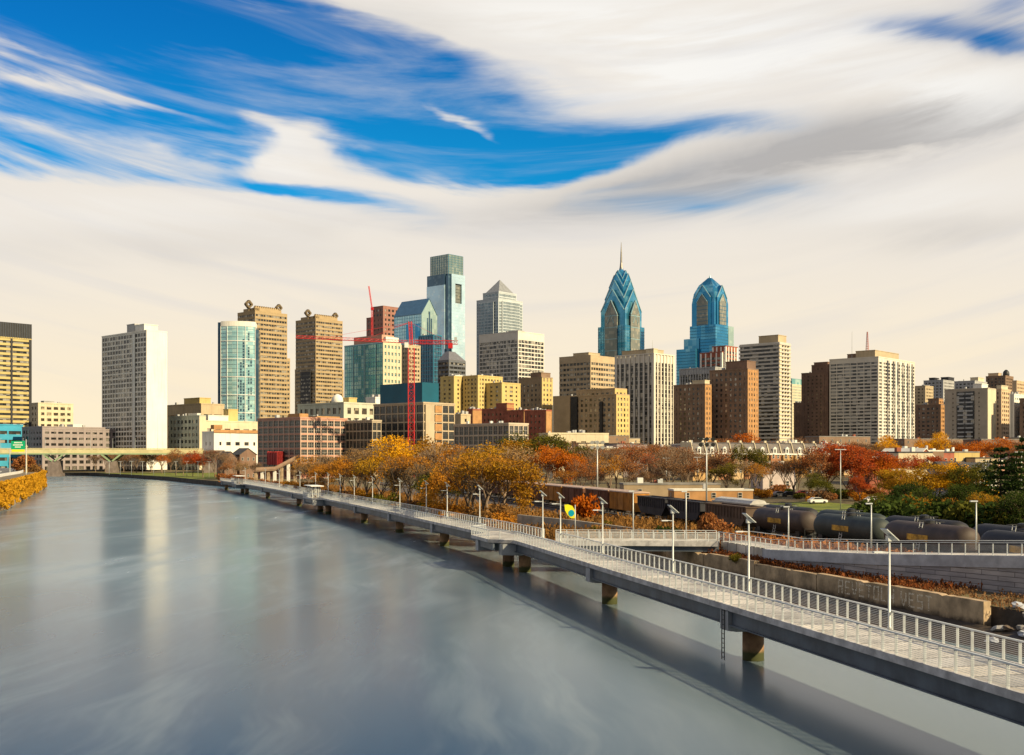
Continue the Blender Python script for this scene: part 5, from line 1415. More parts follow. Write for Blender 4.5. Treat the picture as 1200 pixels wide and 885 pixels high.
t2 = thing('gabled_skyscraper', 'blue glass skyscraper with a single pointed gable on each side', 'skyscraper', (PX(832, 1500), 1500, 10.5), rad(48))
q2 = 1500 / FPX; H2 = lambda y: CAM_H + (HOR - y) * q2 - 10.5
m = MB(); m.box(-17.6, 17.6, -17.6, 17.6, -7, H2(357)); m.build('shaft', G_BLU2, t2)
m = MB(); z0, z1, z2, z3 = H2(357) + .05, H2(345), H2(335), H2(326)
rg = [(17.6, z0), (15.6, z1), (10.8, z2), (2.0, z3)]
vs = [(sx * h, sy * h, z) for h, z in rg for sx, sy in ((-1, -1), (1, -1), (1, 1), (-1, 1))]
fs = [(3, 2, 1, 0), (12, 13, 14, 15)] + [(i * 4 + k, i * 4 + (k + 1) % 4, i * 4 + 4 + (k + 1) % 4, i * 4 + 4 + k) for i in range(3) for k in range(4)]
m.add(vs, fs); m.build('crown', G_BLUE, t2)
m = MB()
for s_ in (-1, 1):
    pr = [(-12.5, H2(384)), (12.5, H2(384)), (12.5, H2(351)), (0, H2(336)), (-12.5, H2(351))]
    m.prof(pr if s_ < 0 else pr, s_ * 13, s_ * 19.0, 'y'); m.prof(pr[::-1], s_ * 13, s_ * 19.0, 'x')
m.build('gable_frame', G_BLU2, t2)
m = MB(); gtrim(m, 12.6, H2(351), H2(336), 19.1, .9); gtrim(m, 8.2, H2(356), H2(346.5), 20.3, .8); m.build('gable_trim', LINEM, t2)
m = MB()
for s_ in (-1, 1):
    pr = [(-8.2, 0), (8.2, 0), (8.2, H2(356)), (0, H2(346.5)), (-8.2, H2(356))]
    m.prof(pr, s_ * 17, s_ * 24.0, 'y') if False else m.prof([(x, min(z, 1e9)) for x, z in pr], s_ * 17, s_ * 20.2, 'y'); m.prof(pr[::-1], s_ * 17, s_ * 20.2, 'x')
m.build('bay_panel', G_GREY, t2)
m = MB(); m.box(-17.5, 22.6, -22.6, -9.0, -7, H2(383)); m.box(-22.6, -9, -22.65, 17.4, -7.1, H2(383.3)); m.box(9.0, 22.65, -22.5, 14, -7.2, H2(383.1)); m.build('side_bay', G_BLU2, t2)
m = MB(); m.box(9.2, 23.0, -23.0, -22.62, -7, H2(383)); m.build('sunlit_bay', G_PALE, t2)  # paler glass paints the sunlight onto this bay
m = MB(); m.box(-30, -16, 4, 34, -7, H2(410)); m.box(-24, -12, 2, 26, -7.1, H2(398)); m.build('lower_block', G_BLUE, t2)
m = MB()
for k in range(30):
    z = H2(386) - k * 4.0; m.box(-22.8, 22.75, -22.8, 17.6, z - .3, z + .3)
    if z < H2(411): m.box(-30.2, -16, 3.8, 34.2, z - .31, z + .31)
for k in range(6): z = H2(384) + 2 + k * 5; m.box(-8.3, 8.3, -20.35, 20.35, z - .3, z + .3); m.box(-20.35, 20.35, -8.3, 8.3, z - .31, z + .29)
m.build('floor_line', M('deep_blue_spandrel', (.03, .15, .25), .4, .4), t2)
m = MB(); m.tube((0, 0, z3 - .2), (0, 0, H2(322)), 1.6, .1, 8); m.build('finial', LINEM, t2)

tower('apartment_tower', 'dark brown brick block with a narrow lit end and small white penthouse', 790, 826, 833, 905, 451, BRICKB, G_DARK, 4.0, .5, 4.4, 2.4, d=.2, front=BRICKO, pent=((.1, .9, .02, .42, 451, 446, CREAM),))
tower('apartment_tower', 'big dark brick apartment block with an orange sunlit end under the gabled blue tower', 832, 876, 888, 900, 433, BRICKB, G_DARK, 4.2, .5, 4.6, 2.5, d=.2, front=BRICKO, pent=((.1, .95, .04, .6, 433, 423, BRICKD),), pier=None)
tower('office_block', 'grey ribbed office block tucked behind the dark brick blocks', 797, 838, 862, 1080, 431, GREYM, G_DARK, 4, .1, 3, 1.0, d=.3, pd=.3, cap=5)
B = tower('ornate_block', 'red brick building with white corner piers and arched top floors below the gabled tower', 821, 846, 863, 1150, 413, BRICKR, G_DARK, 4.2, .4, 6, 1.6, pier=WHITM, cap=3, steps=((.1, .9, -.1, .5, 406),))
B = tower('balcony_tower', 'slim tower of stacked white balcony bands with a pale sunlit edge', 868, 913, 925, 1000, 402, M('balcony_concrete', (.52, .49, .44), .85, 0, .1, .1), G_DARK, 3.5, .42, 30, .5, d=1.2, pd=-.6, pent=((.1, .9, .05, .55, 402, 392.5, TAN),), blank='S', endw=CREAM)
m = MB()
for k in range(24):
    for j in range(3): m.box(B.a * (.2 + .26 * j), B.a * (.2 + .26 * j) + 2, -1.55, -1.35, B.H(404) - k * 3.5 - 1.6, B.H(404) - k * 3.5)
m.build('window', G_DARK, B.root)['kind'] = 'stuff'
tower('office_tower', 'pale far-off tower in the gap right of the balcony tower', 924, 928, 940, 1550, 451, CREAM, G_CYAN, 4, .5, 4, 1.5, pent=((0, 1, 0, 1, 451, 444, G_TEAL),))
tower('apartment_tower', 'plain dark brown stepped tower left of the white slab', 940, 970, 975, 1020, 437, BRICKD, G_WARM, 3.4, .62, 4, 2.6, steps=((.1, .9, .0, .62, 428),), pent=((.1, .9, .02, .55, 428, 424.5, BRICKD),))
tower('low_block', 'small dark brown annex in front of the far-off pale tower', 931, 940, 944, 1100, 473, BRICKD, G_WARM, 3.4, .62, 4, 2.6, cat='building')
B = tower('apartment_slab', 'broad white apartment slab with rows of balconies and two rooftop masts', 973, 1029, 1071, 980, 419, M('slab_white', (.62, .58, .50), .85, 0, .1, .1), G('slab_glass', (.06, .065, .07), (.40, .39, .36), .2, .2, 3.4, 3.1, .5), 3.1, .40, 6.4, .7, d=.5, pd=.05, cap=2.5, pent=((.05, .7, .1, .5, 419, 410, TAN), (.1, .5, .3, .72, 419, 412.5, BRICKB)))
m = MB()
for q in (.24, .40, .52, .66, .80, .93): m.box(B.a * q - 1.7, B.a * q + 1.7, -.72, -.3, 0, B.H(421))
m.build('balcony_recess', G_DARK, B.root)
m = MB()
for q in (.10, .31, .46, .59, .73, .87): m.box(B.a * q - 1.2, B.a * q + 1.2, -1.0, -.4, 0, B.H(420)); 
m.build('facade_rib', WHITM, B.root)
mast(B.root, 8, B.b * .62, B.H(419), B.H(385), .25, .12)
m = MB()
for sx, sy in ((-1, -1), (1, -1), (1, 1), (-1, 1)): m.tube((6 + sx, B.b * .28 + sy, B.H(410)), (6 + sx * .3, B.b * .28 + sy * .3, B.H(387)), .22, .15, 5)
for k in range(8):
    z = B.H(410 - k * 2.8); f = 1 - .7 * k / 8; m.ring(6 - f, 6 + f, B.b * .28 - f, B.b * .28 + f, z, z + .25, .25)
m.build('lattice_mast', M('red_white_mast', (.45, .12, .09), .6, .1, .1, .3), B.root)

# right-hand group
for nm, lab, l, c, r, Z, yt, wall, gl, kw in (
    ('apartment_tower', 'tan stepped block right beside the white slab', 1070, 1084, 1093, 1150, 453, TAN, G_WARM, {}),
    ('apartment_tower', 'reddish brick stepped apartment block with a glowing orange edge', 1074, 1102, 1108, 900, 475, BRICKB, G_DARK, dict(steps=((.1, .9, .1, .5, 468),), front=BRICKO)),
    ('office_block', 'grey block with water tanks on its roof behind the orange-edged brick one', 1083, 1105, 1122, 1300, 446, GREYM, G_DARK, dict(pent=((.5, .9, .1, .5, 446, 441, BLKM), (.2, .5, .6, .9, 446, 442, BLKM)))),
    ('apartment_tower', 'beige slab tower with a dark balcony recess down its middle', 1108, 1157, 1166, 850, 456, M('beige_stone', (.43, .37, .29), .85, 0, .12, .1), G_WARM, dict(bf=.7, pw=3.0, blank='S', endw=CREAM, pent=((.1, .9, .15, .35, 456, 450, WHITM),))),
    ('office_block', 'grey block with a white pointed penthouse rising behind the beige slab', 1119, 1142, 1156, 1200, 447, GREYM, G_DARK, dict(pent=((.3, .8, .0, .4, 447, 442, CREAM),))),
    ('apartment_tower', 'narrow block of stacked bays between the beige slab and white-ended block', 1166, 1173, 1184, 900, 457, PEACH, G_DARK, dict(pent=((.1, .8, .1, .9, 457, 452, CREAM),), bf=.45)),
    ('office_block', 'brown block with a dark round tank on top at the right of the skyline', 1156, 1178, 1187, 1250, 441, BRICKB, G_DARK, dict(pent=((.1, .5, .4, .95, 441, 437, PEACH),))),
    ('apartment_tower', 'white-faced narrow block near the picture edge', 1184, 1188, 1199, 850, 463, WHITM, G_TEAL, dict(bf=.55)),
    ('apartment_tower', 'tan block cut off by the picture edge at the end of the skyline', 1187, 1191, 1235, 1100, 447, PEACH, G_WARM, {}),
    ('apartment_tower', 'low brick block at the picture edge in front of the tan block', 1196, 1204, 1240, 840, 468, BRICKB, G_WARM, {})):
    kw = dict(kw); bf = kw.pop('bf', .52); pw = kw.pop('pw', 1.8)
    B = tower(nm, lab, l, c, r, Z, yt, wall, gl, 3.5, bf, 4.2, pw, **kw)
    if 'balcony recess' in lab:
        m = MB(); m.box(-1.0, .2, B.b * .30, B.b * .72, 0, B.H(458)); m.build('recess', G_DARK, B.root)
        m = MB()
        for k in range(15):
            z = B.H(460) - k * 3.3; m.box(-1.5, -.99, B.b * .33, B.b * .50, z - 1.1, z); m.box(-1.5, -.98, B.b * .53, B.b * .69, z - 1.1, z)
        m.build('balcony', GREYM, B.root)
    if 'round tank' in lab:
        m = MB(); m.lathe([(3.4, 0), (3.6, 3), (3.2, 6), (1.5, 8), (.2, 8.6)], 14, B.a * .6, B.b * .2); o = m.build('roof_tank', BLKM, B.root, True); o.location.z = B.H(441)

# ------------------------------------------------------------------ cranes
REDC = M('crane_red', (.50, .02, .025), .5, .1, .12, 1.0)
def lattice(mb, p0, p1, w_, n, r=.1, tri=False):
    p0, p1 = Vector(p0), Vector(p1); d = (p1 - p0).normalized()
    u = Vector((1, 0, 0)) if abs(d.z) > .7 else Vector((0, 0, 1)); v = d.cross(u).normalized(); u = v.cross(d).normalized()
    cs = [(-1, -1), (1, -1), (1, 1), (-1, 1)] if not tri else [(-.6, -1), (-.6, 1), (.9, 0)]
    nodes = [[p0.lerp(p1, k / n) + u * a * w_ / 2 + v * b * w_ / 2 for a, b in cs] for k in range(n + 1)]
    m_ = len(cs)
    for j in range(m_): mb.tube(nodes[0][j], nodes[n][j], r, r, 5)
    for k in range(n):
        for j in range(m_):
            a, b = (j, (j + 1) % m_) if k % 2 else ((j + 1) % m_, j)
            mb.tube(nodes[k][a], nodes[k + 1][b], r * .7, r * .7, 4, False); mb.tube(nodes[k][j], nodes[k][(j + 1) % m_], r * .7, r * .7, 4, False)
CZ = 560.0
cr = thing('tower_crane', 'red tower crane with a long horizontal jib standing before the riverside office', 'crane', (PX(482, CZ), CZ, gz(PX(482, CZ), CZ)))
cz = lambda y: PZ(y, CZ) - cr.location.z
cxp = lambda px: PX(px, CZ) - cr.location.x
m = MB(); lattice(m, (0, 0, -1), (0, 0, cz(408)), 3.0, 22, .15); m.build('mast', REDC, cr)
m = MB(); lattice(m, (-1.5, 0, cz(401)), (cxp(350), -8, cz(397)), 1.8, 34, .10, True); m.build('jib', REDC, cr)
m = MB(); lattice(m, (1.5, 0, cz(401)), (cxp(536), 4, cz(400.5)), 1.8, 14, .12); m.build('counter_jib', REDC, cr)
m = MB(); m.box(cxp(525), cxp(530), 2.2, 4.8, cz(407.5), cz(401.5)); m.build('counterweight', REDC, cr)
m = MB(); m.box(cxp(532), cxp(535), 2.5, 4.5, cz(399), cz(394.5)); m.build('winch', STEEL, cr)
m = MB(); lattice(m, (0, 0, cz(404)), (-.6, 0, cz(377)), 1.5, 8, .17); m.tube((-.6, 0, cz(378)), (cxp(462), -1, cz(384)), .12, .1, 5); m.build('apex', REDC, cr)
m = MB(); m.tube((-.6, 0, cz(378)), (cxp(430), -3, cz(398)), .07, .07, 4); m.tube((-.6, 0, cz(378)), (cxp(385), -6, cz(397)), .07, .07, 4); m.tube((-.6, 0, cz(378)), (cxp(528), 3, cz(401)), .07, .07, 4); m.build('tie_bar', REDC, cr)
m = MB(); m.box(-3.2, -1.4, -2.6, -.6, cz(408), cz(402)); m.build('cab', WHITP, cr)
c2 = thing('luffing_crane', 'thin red crane jib slanting up above the red-brown tower', 'crane', (PX(436, 1600), 1600, PZ(371, 1600)))
m = MB(); lattice(m, (0, 0, -60), (0, 0, PZ(362, 1600) - c2.location.z), 2.2, 14, .3); m.build('mast', REDC, c2)
m = MB(); lattice(m, (0, 0, PZ(362, 1600) - c2.location.z), (PX(431.8, 1600) - PX(436, 1600), 3, PZ(335, 1600) - c2.location.z), 2.0, 14, .3, True); m.build('jib', REDC, c2)
m = MB(); m.box(-1.8, 2.4, -1.5, 1.5, PZ(363.5, 1600) - c2.location.z, PZ(360.5, 1600) - c2.location.z); m.build('cab', REDC, c2)

# ------------------------------------------------------------------ freight trains
TRK = catmull([(60, 55), (48.9, 105), (41.8, 135), (34.3, 165), (27.6, 195), (20.9, 225), (11.5, 262), (1.0, 300), (-26, 390), (-60, 490)], 1.0)
def trk(s, off=0.0):
    i = max(0, min(len(TRK) - 2, int(s))); d = (TRK[min(i + 1, len(TRK) - 1)] - TRK[max(i - 1, 0)]).normalized(); n = Vector((d.y, -d.x))
    p = TRK[i] + n * off; return p, d
TZ = 2.45
for off, lab in ((0, 'railway track under the nearer freight train'), (5.4, 'railway track under the farther tank wagons')):
    pts = []
    for i in range(0, len(TRK), 4):
        p, d = trk(i, off); pts.append((p.x, p.y, TZ))
    rt = thing('railway_track', lab, 'track')
    m = MB(); path_strip(m, pts, -.8, -.7, 0, .16); path_strip(m, pts, .7, .8, 0, .16); m.build('rails', STEEL, rt)
    m = MB()
    for i in range(0, len(TRK), 1):
        p, d = trk(i, off); n = Vector((d.y, -d.x)) * 1.25; m.bar((p.x - n.x, p.y - n.y, TZ - .12), (p.x + n.x, p.y + n.y, TZ - .12), .25, .2)
    m.build('sleepers', BARK, rt)
pts = [(trk(i, 2.7)[0].x, trk(i, 2.7)[0].y, TZ - .2) for i in range(0, len(TRK), 4)]
m = MB(); path_strip(m, pts, -5.5, 5.5, -1.2, 0); struct(m.build('rail_bed', BALL))

def bogies(root, L):
    for x in (-L * .36, L * .36):
        m = MB(); m.box(x - 1.5, x + 1.5, -1.05, 1.05, .45, .85); b_ = m.build('bogie', DARK, root)
        for dx_ in (-.9, .9):
            m = MB()
            for y in (-.78, .78): m.tube((x + dx_, y - .07, .46), (x + dx_, y + .07, .46), .46, .46, 14)
            m.tube((x + dx_, -.8, .46), (x + dx_, .8, .46), .08, .08, 6); m.build('wheel_set', DARK, b_)
def boxcar(L, body, roof):
    s = thing('boxcar', '', 'freight wagon'); m = MB(); m.box(-L / 2 + .2, L / 2 - .2, -1.5, 1.5, .95, 4.4)
    m.build('body', body, s)
    m = MB()
    for k in range(int(L / 1.1)):
        x = -L / 2 + .6 + k * 1.1
        if abs(x) > 1.7:
            for y in (-1.58, 1.5): m.box(x - .08, x + .08, y, y + .08, 1.0, 4.35)
    m.build('ribs', body, s)
    m = MB(); m.prof([(-1.62, 4.41), (1.62, 4.41), (1.55, 4.6), (0, 4.85), (-1.55, 4.6)], -L / 2 + .1, L / 2 - .1, 'x'); m.build('roof', roof, s)
    for y in (-1.64, 1.56): m = MB(); m.box(-1.5, 1.5, y, y + .08, 1.05, 4.2); m.build('sliding_door', body, s)
    m = MB(); m.box(-L / 2 - .3, L / 2 + .3, -.25, .25, .75, .94); m.build('underframe', DARK, s)
    bogies(s, L); return s
def hopper(L, body):
    s = thing('hopper_wagon', '', 'freight wagon'); m = MB()
    m.prof([(-L / 2 + 2.4, 1.0), (L / 2 - 2.4, 1.0), (L / 2 - .4, 2.6), (L / 2 - .4, 3.9), (-L / 2 + .4, 3.9), (-L / 2 + .4, 2.6)], -1.5, 1.5, 'y'); m.build('body', body, s)
    m = MB()
    for k in range(13):
        x = -L / 2 + 1.2 + k * (L - 2.4) / 12
        for y in (-1.6, 1.5): m.box(x - .07, x + .07, y, y + .1, 2.3, 3.85)
    m.ring(-L / 2 + .3, L / 2 - .3, -1.62, 1.62, 3.905, 4.1, .3); m.build('ribs', body, s)
    m = MB(); m.box(-L / 2 - .3, L / 2 + .3, -.25, .25, .75, .98); m.build('underframe', DARK, s)
    bogies(s, L); return s
YPLAC = M('yellow_placard', (.42, .24, .03), .6, 0, .6, 1.5)
def tankcar(L, body, sign):
    s = thing('tank_wagon', '', 'freight wagon'); m = MB()
    n = 24; prof = [(-L / 2 + .5, .5), (-L / 2 + .7, 1.1), (-L / 2 + 1.1, 1.45), (-L / 2 + 1.7, 1.55), (L / 2 - 1.7, 1.55), (L / 2 - 1.1, 1.45), (L / 2 - .7, 1.1), (L / 2 - .5, .5)]
    vs = [(x, r_ * math.cos(2 * PI * k / n), 2.62 + r_ * math.sin(2 * PI * k / n)) for x, r_ in prof for k in range(n)]
    fs = [(i * n + k, i * n + (k + 1) % n, (i + 1) * n + (k + 1) % n, (i + 1) * n + k) for i in range(len(prof) - 1) for k in range(n)] + [tuple(range(n - 1, -1, -1)), tuple(range((len(prof) - 1) * n, len(prof) * n))]
    m.add(vs, fs); m.build('tank', body, s, True)
    for y in (-1.62, 1.62):
        m = MB()
        for x in (-.28, .28): m.bar((x, y, 1.0), (x, y * .62, 4.3), .06, .06)
        for q in range(9): f = q / 8; m.bar((-.28, y * (1 - .38 * f), 1.1 + 3.1 * f), (.28, y * (1 - .38 * f), 1.1 + 3.1 * f), .05, .05)
        m.build('ladder', STEEL, s)
    m = MB(); m.lathe([(.55, 4.1), (.55, 4.45), (.3, 4.55)], 14); m.ring(-1.4, 1.4, -.9, .9, 4.3, 4.36, .06); m.build('hatch', DARK, s)
    m = MB(); m.box(-L / 2 - .3, L / 2 + .3, -.3, .3, .75, 1.06)
    for x in (-L * .36, L * .36): m.box(x - .5, x + .5, -1.1, 1.1, .9, 1.5)
    m.build('underframe', DARK, s)
    if sign:
        m = MB()
        m.box(-1.9, 1.9, 1.52, 1.575, 2.3, 2.95)
        m.build('placard', YPLAC, s)
    for x in (-L / 2 + .35, L / 2 - .35):
        m = MB()
        for y in (-1, 1): m.tube((x, y, 1.0), (x, y, 1.9), .03, .03, 4)
        m.tube((x, -1, 1.9), (x, 1, 1.9), .03, .03, 4); m.build('handrail', DARK, s)
    bogies(s, L); return s
RUSTB = M('boxcar_brown', (.15, .06, .035), .75, 0, .3, .5, streak=True)
OCHRE = M('boxcar_ochre', (.40, .17, .03), .75, 0, .3, .5, streak=True)
BROOF = M('boxcar_roof', (.50, .36, .28), .6, .2, .2, .4)
HOPD = M('hopper_dark', (.035, .036, .045), .7, .1, .3, .4, streak=True)
HOPB = M('hopper_brown', (.10, .065, .045), .7, .1, .3, .4, streak=True)
TANKD = M('tank_black', (.028, .027, .03), .62, .15, .25, .3, streak=True)
TANKB = M('tank_brown', (.062, .045, .038), .62, .1, .3, .3, streak=True)
TANKG = M('tank_green_black', (.038, .048, .046), .62, .1, .3, .3, streak=True)
HOPW = M('hopper_pale', (.48, .47, .45), .6, 0, .2, .4, streak=True)
def sat(Zt):
    return min(range(len(TRK)), key=lambda i: abs(TRK[i].y - Zt))
def setcar(o, s, off, label, group, L):
    p, d = trk(s, off); o.location = (p.x, p.y, TZ + .16); o.rotation_euler.z = math.atan2(d.y, d.x); o['label'] = label; o['group'] = group
GA, GB = 'wagons of the nearer freight train', 'wagons of the farther freight train'
s = sat(88); L = 16.5; k = 0
seq = [('t', TANKB, 1)] * 1 + [('t', TANKD, 1), ('t', TANKB, 1), ('t', TANKG, 1), ('t', TANKB, 1), ('h', HOPB), ('h', HOPD), ('h', HOPD), ('b', OCHRE), ('b', RUSTB), ('b', RUSTB), ('b', OCHRE), ('b', RUSTB), ('b', RUSTB), ('b', RUSTB), ('b', RUSTB), ('b', RUSTB)]
cnt = {}
nm = {'t': 'tank wagon', 'h': 'hopper wagon', 'b': 'boxcar'}
cl = {TANKD: 'black', TANKB: 'brown', TANKG: 'greenish black', HOPB: 'brown', HOPD: 'black', OCHRE: 'ochre', RUSTB: 'dark brown'}
for q in seq:
    o = tankcar(L - 1, q[1], q[2]) if q[0] == 't' else hopper(L - .8, q[1]) if q[0] == 'h' else boxcar(L - .9, q[1], BROOF)
    c = cnt.get(q[0], 0); cnt[q[0]] = c + 1
    setcar(o, s, 0, '%s %s of the nearer train, %s of its kind from the ramp' % (cl[q[1]], nm[q[0]], ORD[c]), GA, L)
    s += L
s = sat(88) + 9
for k in range(5):
    o = tankcar(L - 1, (TANKD, TANKD, TANKD, TANKG, TANKD)[k], 0)
    setcar(o, s, 5.4, '%s tank wagon on the far track, %s one counted from the pines' % (('black', 'black', 'black', 'greenish black', 'black')[k], ORD[k]), GB, L); s += L
o = hopper(L - .8, HOPW); setcar(o, s + 1, 5.4, 'pale grey hopper wagon with a round-ended pale load at the tail of the tank wagons', GB, L)
m = MB(); m.prof([(-1.4, 3.95), (1.4, 3.95), (1.0, 4.5), (0, 4.7), (-1.0, 4.5)], -L / 2 + 1, L / 2 - 1, 'x'); m.build('load', HOPW, o)

# ------------------------------------------------------------------ small buildings behind the railway
def house(name, label, px, Z, wd, dp, hgt, wall, roofk='flat', roofm=ROOFD, rot=20, nw=3, fl=2, group=None, win=(GLASSD, WFR), chim=False, peak=3.0, z=None):
    x = PX(px, Z); zb = gz(x, Z) if z is None else z
    s = thing(name, label, 'house' if 'house' in name else 'building', (x, Z, zb), rad(rot), group)
    m = MB(); m.box(0, wd, 0, dp, -2, hgt)
    if roofk == 'gable': m.prof([(0, hgt + .01), (wd, hgt + .01), (wd / 2, hgt + peak)], .02, dp - .02, 'y')
    m.build('wall', wall, s)
    m = MB()
    if roofk == 'gable':
        for sg_ in (0, 1):
            x0 = -.35 if sg_ == 0 else wd + .35; pr = [(x0, hgt - .2), (wd / 2, hgt + peak + .05), (wd / 2, hgt + peak + .35), (x0, hgt + .1)]
            m.prof(pr if sg_ == 0 else pr[::-1], -.3, dp + .3, 'y')
    elif roofk == 'ridge':
        m.prof([(-.3, hgt + .01), (dp + .3, hgt + .01), (dp / 2, hgt + peak)], -.3, wd + .3, 'x')
    else:
        m.box(.25, wd - .25, .25, dp - .25, hgt + .01, hgt + .12); m.ring(-.12, wd + .12, -.12, dp + .12, hgt + .005, hgt + .45, .3)
    rf = m.build('roof', roofm, s)
    if roofk == 'flat':
        r_ = random.Random(int(px * 11 + Z))
        for _ in range(r_.randint(1, 4)):
            x_, y_, q_ = r_.uniform(.1, .8) * wd, r_.uniform(.1, .8) * dp, r_.uniform(.6, 1.6)
            m = MB(); m.box(x_, x_ + q_, y_, y_ + q_, hgt + .1, hgt + r_.uniform(.9, 2.2)); m.build('rooftop_unit', r_.choice([GREYM, WHITM, BRICKR, STEEL]), s)
    if chim:
        m = MB(); m.box(wd * .7, wd * .7 + .7, dp * .5, dp * .5 + .9, hgt, hgt + peak * (1 if roofk != 'flat' else .6) + 1.2); m.build('chimney', BRICKR, rf)
    fh = hgt / fl
    for f_ in range(fl):
        for i in range(nw):
            me = win_mesh(min(1.1, wd / nw * .55), min(1.7, fh * .55), win, 1, 2); link('window', me, s, (wd * (i + .5) / nw, -.02, f_ * fh + fh * .28))
        for i in range(max(1, int(dp / 4))):
            me = win_mesh(.9, min(1.6, fh * .5), win, 1, 2); link('window', me, s, (-.02, dp * (i + .5) / max(1, int(dp / 4)), f_ * fh + fh * .28), -PI / 2)
    return s
# mansard rowhouses with dormers
SLATE = M('slate_mansard', (.16, .14, .13), .85, 0, .25, .6)
RW = [M('rowhouse_ochre', (.48, .30, .13), .9, 0, .15, .3), M('rowhouse_tan', (.50, .36, .2), .9, 0, .15, .3), M('rowhouse_brick', (.36, .17, .09), .9, 0, .2, .3)]
rr = random.Random(9)
def rowhouse(label, wall, nd):
    s = thing('rowhouse', label, 'rowhouse', group='mansard rowhouses with white dormers'); w_, d_, h = 5.6, 12.0, 8.8
    m = MB(); m.box(0, w_ - .02, 0, d_, -3, h); m.build('wall', wall, s)
    m = MB(); m.prof([(-.1, h + .01), (d_, h + .01), (d_, h + 4.4), (2.2, h + 4.2), (1.5, h + 3.6)], .3, w_ - .3, 'x'); m.build('mansard_roof', SLATE, s)
    m = MB(); m.prof([(-.25, h + .02), (d_ + .1, h + .02), (d_ + .1, h + 4.9), (2.0, h + 4.7)], 0, .28, 'x'); m.build('party_wall', CREAM, s)
    m = MB(); m.box(0, w_, -.35, -.01, h - .3, h + .25); m.build('cornice', WHITP, s)
    for i in range(nd):
        x = w_ * (i + .5) / nd
        m = MB(); m.box(x - .8, x + .8, -.05, 1.6, h + .3, h + 2.2); m.prof([(x - 1.0, h + 2.2), (x + 1.0, h + 2.2), (x, h + 3.1)], -.2, 1.9, 'y'); dm = m.build('dormer', WHITP, s)
        link('window', win_mesh(.95, 1.5, (GLASSD, WHITP), 1, 2), dm, (x, -.07, h + .5))
    m = MB(); m.prof([(w_ * .28 - 1.1, 0), (w_ * .28 + 1.1, 0), (w_ * .28 + .7, 0), (w_ * .28 - .7, 0)][::-1], -.9, -.01, 'y') if False else m.box(w_ * .3 - 1.1, w_ * .3 + 1.1, -.8, -.01, 0, h - .4); m.build('bay_front', wall, s)
    for f_ in range(3):
        link('window', win_mesh(1.0, 1.8, (GLASSD, WHITP), 1, 2), s, (w_ * .3, -.83, 1.0 + f_ * 3.0)); link('window', win_mesh(.9, 1.7, (GLASSD, WHITP), 1, 2), s, (w_ * .76, -.03, 1.0 + f_ * 3.0))
    m = MB(); m.box(.6, 1.5, d_ * .4, d_ * .4 + 1, h + 4.3, h + 5.6); m.build('chimney', CREAM, s)
    return s
p0 = Vector((PX(812, 452), 452)); ang = rad(16); dv = Vector((math.cos(ang), math.sin(ang)))
for k in range(13):
    if k in (11,): continue
    q = p0 + dv * (k * 5.75)
    s = rowhouse('mansard rowhouse with white dormers, %s along the row counted from the park' % ORD[k], RW[(k * 7 + k // 3) % 3], 1)
    s.location = (q.x, q.y, PZ(557, q.y)); s.rotation_euler.z = ang
for args in (
    ('brick_house', 'dark brick gabled house with an orange lit side near the far bank park', 263, 575, 7, 9, 11, BRICKD, 'gable', ROOFD, 40, 2, 3), ('brick_house', 'larger dark brick gabled house beside the pink loft building', 281, 580, 9.5, 10, 13, BRICKD, 'gable', ROOFD, 40, 3, 3)):
    house(*args, peak=3.2)
house('park_pavilion', 'flat tan park building with a plain lit end behind the hopper wagons', 731, 285, 25, 8, 3.8, M('tan_block', (.33, .25, .16), .9, 0, .15, .3), 'flat', ROOFG, 2, 3, 1, z=2.9)
house('park_pavilion', 'low orange-ended park building next to the tan one', 790, 276, 20, 7, 2.5, BRICKO, 'flat', ROOFW, 4, 3, 1, z=2.9)
house('pale_house', 'pinkish white two-storey building with a shaded recess below the rowhouses', 894, 345, 11, 9, 7.5, M('pink_stucco', (.52, .44, .42), .9, 0, .12, .3), 'flat', ROOFG, 12, 2, 2, z=3.6)
house('brick_building', 'dark red brick building with a white roof in the red trees', 1019, 300, 10.5, 10, 7.0, BRICKR, 'flat', ROOFW, 8, 2, 2, z=3.2, peak=2)
house('grey_house', 'blue-grey sided house with a row of white windows above the evergreens', 1106, 262, 7, 8, 8.2, M('grey_siding', (.28, .28, .30), .8, 0, .1, 1), 'ridge', ROOFD, 6, 2, 2, win=(GLASSD, WHITP), z=3, peak=1.6)
house('white_house', 'house with a white glazed bay and dark roof beside the blue-grey one', 1132, 258, 7.5, 8, 8.0, WHITP, 'ridge', ROOFD, 6, 5, 2, win=(GLASSD, WHITP), z=3, peak=1.6)
house('gabled_house', 'red brick gable house with a bright white roof slope', 1072, 372, 12, 16, 8.5, BRICKR, 'gable', ROOFW, 35, 2, 2, z=4.5, peak=3.5)
house('brick_rowhouse', 'brown brick row with a white parapet above the red trees', 1020, 395, 24, 10, 8.5, PEACH, 'flat', ROOFW, 8, 6, 2, z=5)
lows = []
lr = random.Random(21)
for px in range(648, 1215, 15):
    near_ = px > 1010
    Z = lr.uniform(340, 560) if near_ else lr.uniform(500, 590)
    x = PX(px + lr.uniform(-4, 4), Z)
    hg = max(5.5, PZ(lr.uniform(519, 532) if not near_ else lr.uniform(526, 541), Z) - gz(x, Z))
    lows.append((px, Z, lr.uniform(8, 17), hg, lr.choice([BRICKB, PINKM, PEACH, CREAM, WHITM, TAN, BRICKR, MAUVE, YELST]), lr.choice([ROOFW, ROOFD, ROOFG, ROOFG])))
